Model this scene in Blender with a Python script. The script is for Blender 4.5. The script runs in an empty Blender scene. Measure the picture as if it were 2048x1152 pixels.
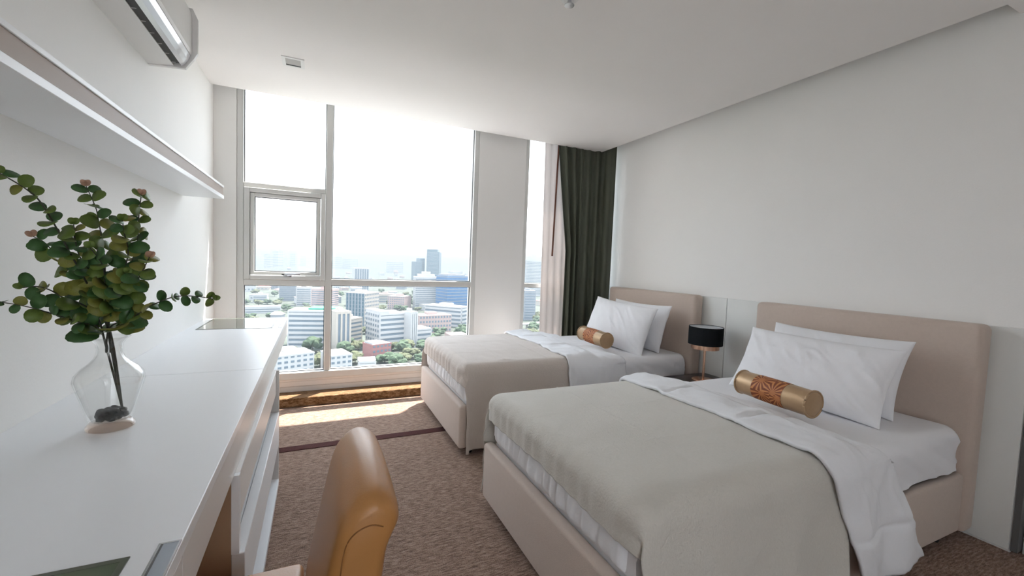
import bpy, bmesh, math, random
from mathutils import Vector, Matrix, noise

random.seed(7)
scn = bpy.context.scene
col = scn.collection
PI = math.pi

# ------------------------------------------------------------------ camera
cd = bpy.data.cameras.new('camera')
cd.sensor_fit = 'HORIZONTAL'
cd.sensor_width = 36.0
cd.lens = 848.83 / 2048 * 36.0
cd.clip_start = 0.05
cd.clip_end = 30000
cam = bpy.data.objects.new('camera', cd)
col.objects.link(cam)
yaw, pitch, roll = 0.432754, -0.0572488, 0.0388271
fwd = Vector((math.sin(yaw) * math.cos(pitch), math.cos(yaw) * math.cos(pitch), math.sin(pitch)))
rgt = Vector((math.cos(yaw), -math.sin(yaw), 0))
upv = rgt.cross(fwd)
r2 = rgt * math.cos(roll) + upv * math.sin(roll)
u2 = -rgt * math.sin(roll) + upv * math.cos(roll)
cam.matrix_world = Matrix(((r2.x, u2.x, -fwd.x, 0), (r2.y, u2.y, -fwd.y, 0), (r2.z, u2.z, -fwd.z, 1.3), (0, 0, 0, 1)))
scn.camera = cam

# ------------------------------------------------------------------ sky, sun, exposure
w = bpy.data.worlds.new('sky')
scn.world = w
w.use_nodes = True
nt = w.node_tree
nt.nodes.clear()
wo = nt.nodes.new('ShaderNodeOutputWorld')
bg = nt.nodes.new('ShaderNodeBackground')
tc = nt.nodes.new('ShaderNodeTexCoord')
sp = nt.nodes.new('ShaderNodeSeparateXYZ')
rp = nt.nodes.new('ShaderNodeValToRGB')
nt.links.new(tc.outputs['Generated'], sp.inputs[0])
nt.links.new(sp.outputs['Z'], rp.inputs[0])
nt.links.new(rp.outputs[0], bg.inputs[0])
nt.links.new(bg.outputs[0], wo.inputs[0])
e = rp.color_ramp.elements
e[0].position = 0.0
e[0].color = (0.86, 0.865, 0.90, 1)
e[1].position = 1.0
e[1].color = (0.66, 0.82, 1.0, 1)
n1 = rp.color_ramp.elements.new(0.35)
n1.color = (0.80, 0.885, 0.97, 1)
bg.inputs[1].default_value = 1.0

sd = bpy.data.lights.new('sun', 'SUN')
sd.energy = 4.4
sd.angle = math.radians(0.7)
sd.color = (1.0, 0.93, 0.86)
sun = bpy.data.objects.new('sun', sd)
col.objects.link(sun)
sun.rotation_euler = Vector((-0.315, -0.29, -1.0)).to_track_quat('-Z', 'Y').to_euler()
sun.location = (20, 25, 60)

vs = scn.view_settings
vs.view_transform = 'Standard'
vs.look = 'None'
vs.gamma = 1.0
vs.exposure = 2.52
vs.use_curve_mapping = False
scn.cycles.max_bounces = 8
scn.cycles.diffuse_bounces = 6
scn.cycles.transparent_max_bounces = 24
scn.cycles.volume_bounces = 0
scn.cycles.adaptive_threshold = 0.07
scn.cycles.use_denoising = True
scn.cycles.sample_clamp_indirect = 6.0


# ------------------------------------------------------------------ helpers
def link(o, parent=None):
    col.objects.link(o)
    if parent is not None:
        o.parent = parent
    return o


WL = {}


def empty(name, loc, label=None, cat=None, group=None):
    o = bpy.data.objects.new(name, None)
    o.location = loc
    o.empty_display_size = 0.1
    link(o)
    WL[o.name] = Vector(loc)
    tag(o, label, cat, group)
    return o


def tag(o, label=None, cat=None, group=None, kind=None):
    if label:
        o['label'] = label
    if cat:
        o['category'] = cat
    if group:
        o['group'] = group
    if kind:
        o['kind'] = kind
    return o


def base_origin(verts):
    xs = [v[0] for v in verts]
    ys = [v[1] for v in verts]
    zs = [v[2] for v in verts]
    return Vector(((min(xs) + max(xs)) / 2, (min(ys) + max(ys)) / 2, min(zs)))


def mk(name, verts, faces, mat, parent=None, smooth=False, local=False, angle=None):
    """one mesh object; verts in world coordinates unless local"""
    if local:
        org = Vector((0, 0, 0))
    elif parent is not None:
        org = WL[parent.name]
    else:
        org = base_origin(verts)
    me = bpy.data.meshes.new(name)
    me.from_pydata([(v[0] - org[0], v[1] - org[1], v[2] - org[2]) for v in verts], [], faces)
    bm = bmesh.new()
    bm.from_mesh(me)
    bmesh.ops.recalc_face_normals(bm, faces=bm.faces)
    bm.to_mesh(me)
    bm.free()
    me.update()
    if smooth:
        for p in me.polygons:
            p.use_smooth = True
    if angle is not None:
        me.set_sharp_from_angle(angle=math.radians(angle))
    o = bpy.data.objects.new(name, me)
    if mat:
        me.materials.append(mat)
    link(o, parent)
    if parent is None and not local:
        o.location = org
    WL[o.name] = org.copy()
    return o


def box_vf(lo, hi):
    x0, y0, z0 = lo
    x1, y1, z1 = hi
    v = [(x0, y0, z0), (x1, y0, z0), (x1, y1, z0), (x0, y1, z0), (x0, y0, z1), (x1, y0, z1), (x1, y1, z1), (x0, y1, z1)]
    f = [(0, 3, 2, 1), (4, 5, 6, 7), (0, 1, 5, 4), (1, 2, 6, 5), (2, 3, 7, 6), (3, 0, 4, 7)]
    return v, f


def rbox_vf(lo, hi, r, seg=3):
    bm = bmesh.new()
    v, f = box_vf(lo, hi)
    bv = [bm.verts.new(p) for p in v]
    for q in f:
        bm.faces.new([bv[i] for i in q])
    bmesh.ops.bevel(bm, geom=list(bm.edges), offset=r, segments=seg, profile=0.5, affect='EDGES', clamp_overlap=True)
    bm.verts.index_update()
    vv = [tuple(x.co) for x in bm.verts]
    ff = [tuple(x.index for x in q.verts) for q in bm.faces]
    bm.free()
    return vv, ff


def box(name, lo, hi, mat, parent=None, r=0.0, seg=2, local=False):
    if r > 0:
        v, f = rbox_vf(lo, hi, r, seg)
        return mk(name, v, f, mat, parent, smooth=True, local=local, angle=40)
    v, f = box_vf(lo, hi)
    return mk(name, v, f, mat, parent, local=local)


def loft_vf(loops, cap0=True, cap1=True, closed=True):
    n = len(loops[0])
    v = [p for L in loops for p in L]
    f = []
    for i in range(len(loops) - 1):
        for j in range(n if closed else n - 1):
            k = (j + 1) % n
            f.append((i * n + j, i * n + k, (i + 1) * n + k, (i + 1) * n + j))
    if cap0:
        f.append(tuple(reversed(range(n))))
    if cap1:
        b = (len(loops) - 1) * n
        f.append(tuple(b + j for j in range(n)))
    return v, f


def lathe_vf(prof, c, n=32, cap0=True, cap1=True, mod=None):
    loops = []
    for (r, z) in prof:
        L = []
        for j in range(n):
            a = 2 * PI * j / n
            rr = r * (mod(a, z) if mod else 1)
            L.append((c[0] + rr * math.cos(a), c[1] + rr * math.sin(a), c[2] + z))
        loops.append(L)
    return loft_vf(loops, cap0, cap1)


def tube_vf(pts, rad, n=6, taper=None):
    pts = [Vector(p) for p in pts]
    loops = []
    for i, p in enumerate(pts):
        a = pts[max(0, i - 1)]
        b = pts[min(len(pts) - 1, i + 1)]
        t = (b - a).normalized()
        ref = Vector((0, 0, 1)) if abs(t.z) < 0.9 else Vector((1, 0, 0))
        s = t.cross(ref).normalized()
        u = s.cross(t)
        r = rad * (1 if taper is None else 1 + (taper - 1) * i / (len(pts) - 1))
        loops.append([tuple(p + s * (r * math.cos(2 * PI * j / n)) + u * (r * math.sin(2 * PI * j / n))) for j in range(n)])
    return loft_vf(loops)


def grid_vf(nu, nv, fn):
    v = [fn(i / (nu - 1), j / (nv - 1)) for i in range(nu) for j in range(nv)]
    f = [(i * nv + j, i * nv + j + 1, (i + 1) * nv + j + 1, (i + 1) * nv + j) for i in range(nu - 1) for j in range(nv - 1)]
    return v, f


def joinvf(parts):
    V, F = [], []
    for v, f in parts:
        b = len(V)
        V += list(v)
        F += [tuple(i + b for i in q) for q in f]
    return V, F


def spline(pts, n):
    P = [Vector(p) for p in pts]
    out = []
    for k in range(n):
        t = k / (n - 1) * (len(P) - 1)
        i = min(int(t), len(P) - 2)
        u = t - i
        p0 = P[max(i - 1, 0)]
        p1, p2 = P[i], P[i + 1]
        p3 = P[min(i + 2, len(P) - 1)]
        out.append(0.5 * ((2 * p1) + (p2 - p0) * u + (2 * p0 - 5 * p1 + 4 * p2 - p3) * u * u + (3 * p1 - p0 - 3 * p2 + p3) * u ** 3))
    return out


def solidify(o, t, offset=0.0):
    m = o.modifiers.new('thickness', 'SOLIDIFY')
    m.thickness = t
    m.offset = offset
    return o


# ------------------------------------------------------------------ materials
def newmat(name):
    m = bpy.data.materials.new(name)
    m.use_nodes = True
    n = m.node_tree.nodes
    n.clear()
    out = n.new('ShaderNodeOutputMaterial')
    return m, m.node_tree, out


def pmat(name, color, rough=0.5, metal=0.0, var=0.0, vscale=4.0, bump=0.0, bscale=80.0, bstretch=(1, 1, 1), sheen=0.0, spec=0.5, coat=0.0):
    m, t, out = newmat(name)
    b = t.nodes.new('ShaderNodeBsdfPrincipled')
    b.inputs['Roughness'].default_value = rough
    b.inputs['Metallic'].default_value = metal
    b.inputs['Specular IOR Level'].default_value = spec
    b.inputs['Sheen Weight'].default_value = sheen
    b.inputs['Coat Weight'].default_value = coat
    t.links.new(b.outputs[0], out.inputs[0])
    c4 = (*color, 1)
    tcn = t.nodes.new('ShaderNodeTexCoord')
    nz = t.nodes.new('ShaderNodeTexNoise')
    nz.inputs['Scale'].default_value = vscale
    nz.inputs['Detail'].default_value = 4
    t.links.new(tcn.outputs['Object'], nz.inputs['Vector'])
    mx = t.nodes.new('ShaderNodeMix')
    mx.data_type = 'RGBA'
    mx.inputs[6].default_value = tuple(c * (1 - var) for c in color) + (1,)
    mx.inputs[7].default_value = tuple(min(1, c * (1 + var)) for c in color) + (1,)
    t.links.new(nz.outputs[0], mx.inputs[0])
    t.links.new(mx.outputs[2], b.inputs['Base Color'])
    if bump > 0:
        mp = t.nodes.new('ShaderNodeMapping')
        mp.inputs['Scale'].default_value = bstretch
        t.links.new(tcn.outputs['Object'], mp.inputs[0])
        n2 = t.nodes.new('ShaderNodeTexNoise')
        n2.inputs['Scale'].default_value = bscale
        n2.inputs['Detail'].default_value = 3
        t.links.new(mp.outputs[0], n2.inputs['Vector'])
        bp = t.nodes.new('ShaderNodeBump')
        bp.inputs['Strength'].default_value = bump
        bp.inputs['Distance'].default_value = 0.01
        t.links.new(n2.outputs[0], bp.inputs['Height'])
        t.links.new(bp.outputs[0], b.inputs['Normal'])
    return m


def glassmat(name, tint=(1, 1, 1), refl=0.05, rough=0.0, base=0.035):
    m, t, out = newmat(name)
    tr = t.nodes.new('ShaderNodeBsdfTransparent')
    tr.inputs[0].default_value = (*tint, 1)
    gl = t.nodes.new('ShaderNodeBsdfGlossy')
    gl.inputs['Roughness'].default_value = rough
    lw = t.nodes.new('ShaderNodeLayerWeight')
    lw.inputs[0].default_value = 0.5
    pw = t.nodes.new('ShaderNodeMath')
    pw.operation = 'POWER'
    pw.inputs[1].default_value = 3.0
    t.links.new(lw.outputs['Facing'], pw.inputs[0])
    ml = t.nodes.new('ShaderNodeMath')
    ml.operation = 'MULTIPLY_ADD'
    ml.inputs[1].default_value = refl
    ml.inputs[2].default_value = base
    t.links.new(pw.outputs[0], ml.inputs[0])
    mx = t.nodes.new('ShaderNodeMixShader')
    t.links.new(ml.outputs[0], mx.inputs[0])
    t.links.new(tr.outputs[0], mx.inputs[1])
    t.links.new(gl.outputs[0], mx.inputs[2])
    t.links.new(mx.outputs[0], out.inputs[0])
    return m


def carpetmat(name, ca, cb, cc):
    m, t, out = newmat(name)
    b = t.nodes.new('ShaderNodeBsdfPrincipled')
    b.inputs['Roughness'].default_value = 1.0
    b.inputs['Specular IOR Level'].default_value = 0.1
    b.inputs['Sheen Weight'].default_value = 0.15
    t.links.new(b.outputs[0], out.inputs[0])
    tcn = t.nodes.new('ShaderNodeTexCoord')
    mp = t.nodes.new('ShaderNodeMapping')
    mp.inputs['Scale'].default_value = (27, 120, 60)
    t.links.new(tcn.outputs['Object'], mp.inputs[0])
    nz = t.nodes.new('ShaderNodeTexNoise')
    nz.inputs['Scale'].default_value = 1.0
    nz.inputs['Detail'].default_value = 5
    nz.inputs['Roughness'].default_value = 0.6
    t.links.new(mp.outputs[0], nz.inputs['Vector'])
    nz2 = t.nodes.new('ShaderNodeTexNoise')
    nz2.inputs['Scale'].default_value = 260
    nz2.inputs['Detail'].default_value = 2
    t.links.new(tcn.outputs['Object'], nz2.inputs['Vector'])
    ad = t.nodes.new('ShaderNodeMath')
    ad.operation = 'ADD'
    t.links.new(nz2.outputs[0], ad.inputs[1])
    hf = t.nodes.new('ShaderNodeMath')
    hf.operation = 'MULTIPLY'
    hf.inputs[1].default_value = 0.5
    mw = t.nodes.new('ShaderNodeMath')
    mw.operation = 'MULTIPLY_ADD'
    mw.inputs[1].default_value = 1.45
    mw.inputs[2].default_value = -0.225
    t.links.new(nz.outputs[0], mw.inputs[0])
    t.links.new(mw.outputs[0], ad.inputs[0])
    t.links.new(ad.outputs[0], hf.inputs[0])
    r = t.nodes.new('ShaderNodeValToRGB')
    el = r.color_ramp.elements
    el[0].position = 0.36
    el[0].color = (*ca, 1)
    el[1].position = 0.64
    el[1].color = (*cc, 1)
    q = r.color_ramp.elements.new(0.5)
    q.color = (*cb, 1)
    t.links.new(hf.outputs[0], r.inputs[0])
    t.links.new(r.outputs[0], b.inputs['Base Color'])
    bp = t.nodes.new('ShaderNodeBump')
    bp.inputs['Strength'].default_value = 0.8
    bp.inputs['Distance'].default_value = 0.012
    t.links.new(hf.outputs[0], bp.inputs['Height'])
    t.links.new(bp.outputs[0], b.inputs['Normal'])
    return m


M = {}
M['wall'] = pmat('wall_paint', (0.90, 0.89, 0.87), 0.6, var=0.01, bump=0.05, bscale=120, spec=0.3)
M['ceiling'] = pmat('ceiling_paint', (0.87, 0.842, 0.825), 0.8, var=0.01, spec=0.2)
M['panel'] = pmat('panel_lacquer', (0.80, 0.81, 0.79), 0.35, var=0.01)
M['gap'] = pmat('dark_gap', (0.12, 0.12, 0.12), 0.6)
M['carpet'] = carpetmat('carpet', (0.13, 0.075, 0.052), (0.30, 0.195, 0.145), (0.47, 0.34, 0.265))
M['carpet_step'] = carpetmat('carpet_step', (0.10, 0.05, 0.02), (0.24, 0.13, 0.06), (0.40, 0.26, 0.15))
M['stripe'] = pmat('carpet_stripe', (0.085, 0.035, 0.033), 1.0, var=0.25, vscale=120, bump=0.5, bscale=200, spec=0.1)
M['frame'] = pmat('window_aluminium', (0.70, 0.70, 0.68), 0.35, var=0.01)
M['gasket'] = pmat('black_gasket', (0.03, 0.035, 0.04), 0.5)
M['sill'] = pmat('sill_paint', (0.80, 0.78, 0.76), 0.5, var=0.01)
M['pane'] = glassmat('window_glass', (0.985, 0.99, 0.99), 0.3, base=0.012)
M['desk'] = pmat('desk_lacquer', (0.88, 0.89, 0.91), 0.33, var=0.008, spec=0.5)
M['desk_edge'] = pmat('desk_edge_lacquer', (0.78, 0.76, 0.74), 0.35, var=0.01)
M['cab_in'] = pmat('cabinet_side_brown', (0.42, 0.27, 0.17), 0.5, var=0.06, vscale=8)  # tan-brown tone of the side panels facing the knee space
M['taupe'] = pmat('taupe_gap_shade', (0.36, 0.275, 0.22), 0.5, var=0.03)
M['inlay'] = pmat('green_glass_inlay', (0.16, 0.19, 0.14), 0.03, var=0.05, spec=0.9, coat=0.6)
M['inlay_frame'] = pmat('olive_frame', (0.10, 0.11, 0.08), 0.3)
M['chrome'] = pmat('brushed_metal', (0.62, 0.63, 0.66), 0.25, metal=1.0, var=0.03)
M['tray'] = pmat('steel_blue_lid', (0.42, 0.46, 0.52), 0.3, metal=0.6, var=0.03)
M['ac'] = pmat('ac_plastic', (0.80, 0.79, 0.78), 0.35)
M['ac_louver'] = pmat('ac_louver_gloss', (0.80, 0.82, 0.86), 0.08, spec=0.8, coat=0.7)
M['ac_dark'] = pmat('ac_dark_slot', (0.02, 0.02, 0.02), 0.6)
M['ac_grey'] = pmat('ac_end_grey', (0.45, 0.43, 0.42), 0.5)
M['uphol'] = pmat('beige_upholstery', (0.59, 0.49, 0.425), 0.85, var=0.05, vscale=60, bump=0.15, bscale=260, sheen=0.2, spec=0.2)
M['sheet'] = pmat('white_cotton', (0.86, 0.86, 0.885), 0.85, var=0.01, bump=0.22, bscale=9, bstretch=(1, 1, 1), spec=0.2)
M['duvet'] = pmat('white_duvet_cotton', (0.86, 0.865, 0.89), 0.85, var=0.01, bump=0.4, bscale=18, spec=0.2)
M['pillow'] = pmat('white_pillow_cotton', (0.87, 0.87, 0.895), 0.85, var=0.01, bump=0.45, bscale=13, bstretch=(1, 1.6, 0.5), spec=0.2)
M['blanket'] = pmat('greige_blanket', (0.64, 0.61, 0.555), 0.95, var=0.04, vscale=90, bump=0.25, bscale=130, sheen=0.3, spec=0.15)
M['blanket_b'] = pmat('warm_beige_blanket', (0.62, 0.55, 0.50), 0.95, var=0.04, vscale=90, bump=0.2, bscale=130, sheen=0.3, spec=0.15)
M['satin'] = pmat('gold_satin', (0.46, 0.31, 0.18), 0.34, metal=0.45, var=0.15, vscale=18, bump=0.1, bscale=20)
M['leather'] = pmat('tan_leather', (0.46, 0.215, 0.068), 0.36, var=0.06, vscale=6, bump=0.06, bscale=220, spec=0.5)
M['leather_seam'] = pmat('dark_seam', (0.25, 0.10, 0.025), 0.6)
M['wood_dark'] = pmat('dark_brown_wood', (0.030, 0.020, 0.017), 0.35, var=0.2, vscale=10)
M['leg'] = pmat('black_leg', (0.02, 0.02, 0.02), 0.5)
M['shade'] = pmat('black_shade_fabric', (0.006, 0.008, 0.010), 0.85, var=0.1, vscale=200, spec=0.2)
M['shade_in'] = pmat('shade_lining', (0.55, 0.58, 0.60), 0.7)
M['copper'] = pmat('copper', (0.72, 0.45, 0.32), 0.25, metal=1.0, var=0.04, vscale=30)
M['curtain'] = pmat('olive_black_curtain', (0.072, 0.080, 0.058), 0.55, var=0.1, vscale=8, bump=0.06, bscale=200, sheen=0.0, spec=0.45)
M['wand'] = pmat('brown_wand', (0.16, 0.055, 0.03), 0.5)
M['stem'] = pmat('plant_stem', (0.045, 0.045, 0.03), 0.7, var=0.2, vscale=40)
M['pebble'] = pmat('black_pebble', (0.012, 0.015, 0.016), 0.25, var=0.2, vscale=60)
M['leaf'] = pmat('eucalyptus_leaf', (0.11, 0.17, 0.032), 0.42, var=0.35, vscale=22, bump=0.1, bscale=90, spec=0.4)
M['leaf_b'] = pmat('eucalyptus_leaf_deep', (0.045, 0.115, 0.032), 0.45, var=0.3, vscale=22, bump=0.1, bscale=90, spec=0.4)
M['leaf_c'] = pmat('eucalyptus_leaf_olive', (0.20, 0.205, 0.04), 0.42, var=0.35, vscale=22, bump=0.1, bscale=90, spec=0.4)
M['bud'] = pmat('pinkish_bud', (0.42, 0.25, 0.17), 0.6, var=0.2)
M['vase'] = glassmat('vase_glass', (0.98, 0.98, 0.975), 0.85)
M['vase_base'] = glassmat('rose_vase_glass', (0.96, 0.885, 0.83), 0.9)


def sheer_mat():
    m, t, out = newmat('sheer_voile')
    d = t.nodes.new('ShaderNodeBsdfDiffuse')
    d.inputs[0].default_value = (0.82, 0.76, 0.73, 1)
    tl = t.nodes.new('ShaderNodeBsdfTranslucent')
    tl.inputs[0].default_value = (0.85, 0.80, 0.78, 1)
    tr = t.nodes.new('ShaderNodeBsdfTransparent')
    a = t.nodes.new('ShaderNodeMixShader')
    a.inputs[0].default_value = 0.10
    b = t.nodes.new('ShaderNodeMixShader')
    b.inputs[0].default_value = 0.16
    t.links.new(d.outputs[0], a.inputs[1])
    t.links.new(tl.outputs[0], a.inputs[2])
    t.links.new(a.outputs[0], b.inputs[1])
    t.links.new(tr.outputs[0], b.inputs[2])
    t.links.new(b.outputs[0], out.inputs[0])
    return m


M['sheer'] = sheer_mat()


def brocade_mat():
    """rust velvet with gold sunburst flowers (flat woven print)"""
    m, t, out = newmat('rust_brocade')
    b = t.nodes.new('ShaderNodeBsdfPrincipled')
    b.inputs['Roughness'].default_value = 0.6
    t.links.new(b.outputs[0], out.inputs[0])
    tcn = t.nodes.new('ShaderNodeTexCoord')
    uv = t.nodes.new('ShaderNodeMapping')
    uv.inputs['Scale'].default_value = (3.6, 3.6, 3.6)
    t.links.new(tcn.outputs['UV'], uv.inputs[0])
    vo = t.nodes.new('ShaderNodeTexVoronoi')
    vo.voronoi_dimensions = '2D'
    vo.inputs['Scale'].default_value = 1.0
    vo.inputs['Randomness'].default_value = 0.6
    t.links.new(uv.outputs[0], vo.inputs['Vector'])
    sb = t.nodes.new('ShaderNodeVectorMath')
    sb.operation = 'SUBTRACT'
    t.links.new(uv.outputs[0], sb.inputs[0])
    t.links.new(vo.outputs['Position'], sb.inputs[1])
    sx = t.nodes.new('ShaderNodeSeparateXYZ')
    t.links.new(sb.outputs[0], sx.inputs[0])
    at = t.nodes.new('ShaderNodeMath')
    at.operation = 'ARCTAN2'
    t.links.new(sx.outputs[1], at.inputs[0])
    t.links.new(sx.outputs[0], at.inputs[1])
    m1 = t.nodes.new('ShaderNodeMath')
    m1.operation = 'MULTIPLY'
    m1.inputs[1].default_value = 14.0
    t.links.new(at.outputs[0], m1.inputs[0])
    sn = t.nodes.new('ShaderNodeMath')
    sn.operation = 'SINE'
    t.links.new(m1.outputs[0], sn.inputs[0])
    r = t.nodes.new('ShaderNodeValToRGB')
    r.color_ramp.elements[0].position = 0.45
    r.color_ramp.elements[0].color = (0.20, 0.045, 0.012, 1)
    r.color_ramp.elements[1].position = 0.75
    r.color_ramp.elements[1].color = (0.55, 0.22, 0.07, 1)
    mm = t.nodes.new('ShaderNodeMath')
    mm.operation = 'MULTIPLY_ADD'
    mm.inputs[1].default_value = 0.5
    mm.inputs[2].default_value = 0.5
    t.links.new(sn.outputs[0], mm.inputs[0])
    t.links.new(mm.outputs[0], r.inputs[0])
    # small dark centre of every flower
    rc = t.nodes.new('ShaderNodeValToRGB')
    rc.color_ramp.elements[0].position = 0.10
    rc.color_ramp.elements[0].color = (0, 0, 0, 1)
    rc.color_ramp.elements[1].position = 0.16
    rc.color_ramp.elements[1].color = (1, 1, 1, 1)
    t.links.new(vo.outputs['Distance'], rc.inputs[0])
    mx = t.nodes.new('ShaderNodeMix')
    mx.data_type = 'RGBA'
    mx.inputs[6].default_value = (0.45, 0.16, 0.05, 1)
    t.links.new(rc.outputs[0], mx.inputs[0])
    t.links.new(r.outputs[0], mx.inputs[7])
    t.links.new(mx.outputs[2], b.inputs['Base Color'])
    return m


M['brocade'] = brocade_mat()

# ------------------------------------------------------------------ room shell
XL, XR = -0.76, 3.06          # left wall, right wall
ZC = 2.594                    # lowered ceiling
YC, XC = 4.04, 2.91           # where the lowered ceiling ends (curtain coves)
YB = -2.3
YW = 4.17                     # inner face of the window wall

fl = box('floor', (XL, YB, -0.12), (3.6, 4.22, 0.0), M['carpet'])
tag(fl, kind='structure')
mk('carpet_stripe', *box_vf((-0.225, 3.09, -0.02), (XR, 3.165, 0.0035)), M['stripe'], fl)
st = box('trim_1', (XL, 4.0, 0.0), (XR, YW + 0.04, 0.08), M['carpet_step'], r=0.012, seg=3)
tag(st, label='carpeted step running along the foot of the window', kind='structure')

wl = box('wall_left', (XL - 0.12, YB, -0.12), (XL, 4.40, 2.95), M['wall'])
tag(wl, kind='structure')
wr = mk('wall_right', *joinvf([box_vf((XR, 0.77, -0.12), (XR + 0.12, 4.40, 2.95)), box_vf((XR + 0.06, YB, -0.12), (XR + 0.18, 0.77, 2.95))]), M['wall'])
tag(wr, kind='structure')
for a, b in ((0.772, 2.398), (2.404, 3.98)):
    box('wall_panel', (XR - 0.012, a, 0.012), (XR, b, 1.085), M['panel'], wr, r=0.002, seg=1)
box('panel_gap', (XR - 0.006, 0.745, 0.012), (XR + 0.06, 0.768, 1.085), M['gap'], wr)
box('wall_panel', (XR + 0.045, -0.6, 0.10), (XR + 0.06, 0.742, 1.085), M['panel'], wr, r=0.002, seg=1)
bb = box('baseboard_right', (XR + 0.04, YB, 0.0), (XR + 0.06, 0.742, 0.095), M['panel'], r=0.004)
tag(bb, kind='structure')
# wall behind the camera, with an invented glazed door added for fill daylight
BX0, BX1, BZ1 = -0.45, 0.45, 2.35
wb = mk('wall_back', *joinvf([box_vf((XL - 0.12, YB - 0.12, -0.12), (BX0, YB, 2.95)), box_vf((BX1, YB - 0.12, -0.12), (XR + 0.2, YB, 2.95)),
                              box_vf((BX0, YB - 0.12, BZ1), (BX1, YB, 2.95)), box_vf((BX0, YB - 0.12, -0.12), (BX1, YB, 0.0))]), M['wall'])
tag(wb, kind='structure')

ce = mk('ceiling', *joinvf([box_vf((XL, YB, ZC), (XC, YC, ZC + 0.10)), box_vf((XC, YB, ZC), (XR + 0.06, 0.92, ZC + 0.10))]), M['ceiling'])
tag(ce, kind='structure')
ct = box('trim_2', (XL - 0.12, YB - 0.12, 2.84), (XR + 0.2, 4.40, 2.96), M['ceiling'])
tag(ct, label='structural slab above the lowered ceiling', kind='structure')

# window wall: jamb on the left, pillar between the windows, parapet under the glass
ww = mk('wall_window', *joinvf([
    box_vf((XL, 4.15, 0.0), (-0.605, 4.36, 2.84)),
    box_vf((1.50, YW - 0.005, 0.0), (2.035, 4.36, 2.84)),
    box_vf((-0.605, YW + 0.03, -0.4), (1.50, 4.30, 0.20)),
    box_vf((2.035, YW + 0.03, -0.4), (XR, 4.30, 0.20)),
    box_vf((-0.605, 4.30, 2.72), (XR, 4.36, 2.84)),
]), M['wall'])
tag(ww, kind='structure')
# stepped apron boards under the sill
for z0, z1, yy in ((0.08, 0.128, YW + 0.018), (0.130, 0.176, YW + 0.012), (0.178, 0.205, YW + 0.004)):
    box('apron_board', (-0.604, yy, z0), (1.498, YW + 0.032, z1), M['sill'], ww, r=0.003, seg=1)

FY0, FY1, GY = 4.165, 4.265, 4.215


def pane(parent, x0, x1, z0, z1, y=GY):
    box('pane', (x0, y - 0.003, z0), (x1, y + 0.003, z1), M['pane'], parent)
    g = 0.006
    mk('gasket', *joinvf([
        box_vf((x0 - 0.001, y - 0.016, z0), (x0 + g, y - 0.004, z1)),
        box_vf((x1 - g, y - 0.016, z0), (x1 + 0.001, y - 0.004, z1)),
        box_vf((x0, y - 0.016, z0 - 0.001), (x1, y - 0.004, z0 + g)),
        box_vf((x0, y - 0.016, z1 - g), (x1, y - 0.004, z1 + 0.001))]), M['gasket'], parent)


w1 = empty('window_1', (0.45, 4.2, 0.2))
tag(w1, label='large white-framed window with city view left of the pillar', kind='structure')


def bar(parent, name, lo, hi):
    return box(name, lo, hi, M['frame'], parent, r=0.004, seg=1)


bar(w1, 'frame_side', (-0.605, FY0, 0.2), (-0.556, FY1, 2.72))
bar(w1, 'frame_side', (1.452, FY0, 0.2), (1.50, FY1, 2.72))
bar(w1, 'frame_sill', (-0.556, FY0 - 0.012, 0.2), (1.452, FY1, 0.262))
bar(w1, 'frame_head', (-0.556, FY0, 2.68), (1.452, FY1, 2.72))
bar(w1, 'mullion', (0.069, FY0, 0.262), (0.124, FY1, 2.68))
bar(w1, 'transom', (0.124, FY0 + 0.004, 1.040), (1.452, FY1, 1.096))
bar(w1, 'transom', (-0.556, FY0 + 0.004, 1.033), (0.069, FY1, 1.083))
bar(w1, 'transom', (-0.556, FY0 + 0.004, 1.852), (0.069, FY1, 1.892))
pane(w1, -0.556, 0.069, 0.262, 1.033)
pane(w1, 0.124, 1.452, 0.262, 1.040)
pane(w1, 0.124, 1.452, 1.096, 2.68)
pane(w1, -0.556, 0.069, 1.892, 2.68)
# opening casement: outer frame, sash, glass, handle
cs = mk('casement_frame', *joinvf([
    rbox_vf((-0.552, FY0 - 0.018, 1.085), (-0.512, FY1 - 0.02, 1.850), 0.004, 1),
    rbox_vf((0.030, FY0 - 0.018, 1.085), (0.067, FY1 - 0.02, 1.850), 0.004, 1),
    rbox_vf((-0.512, FY0 - 0.018, 1.085), (0.030, FY1 - 0.02, 1.122), 0.004, 1),
    rbox_vf((-0.512, FY0 - 0.018, 1.812), (0.030, FY1 - 0.02, 1.850), 0.004, 1)]), M['frame'], w1)
sa = mk('casement_sash', *joinvf([
    rbox_vf((-0.509, FY0 - 0.002, 1.125), (-0.479, FY1 - 0.03, 1.809), 0.004, 1),
    rbox_vf((-0.001, FY0 - 0.002, 1.125), (0.027, FY1 - 0.03, 1.809), 0.004, 1),
    rbox_vf((-0.479, FY0 - 0.002, 1.125), (-0.001, FY1 - 0.03, 1.152), 0.004, 1),
    rbox_vf((-0.479, FY0 - 0.002, 1.780), (-0.001, FY1 - 0.03, 1.809), 0.004, 1)]), M['frame'], w1)
pane(w1, -0.479, -0.001, 1.152, 1.780, GY - 0.01)
WL[sa.name] = WL[w1.name]
hb = mk('handle', *joinvf([
    rbox_vf((-0.262, FY0 - 0.032, 1.112), (-0.195, FY0 - 0.018, 1.128), 0.004, 2),
    rbox_vf((-0.250, FY0 - 0.048, 1.117), (-0.232, FY0 - 0.03, 1.136), 0.004, 2),
    rbox_vf((-0.250, FY0 - 0.052, 1.130), (-0.130, FY0 - 0.040, 1.142), 0.004, 2)]), M['chrome'], sa, smooth=True, angle=40)
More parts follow.
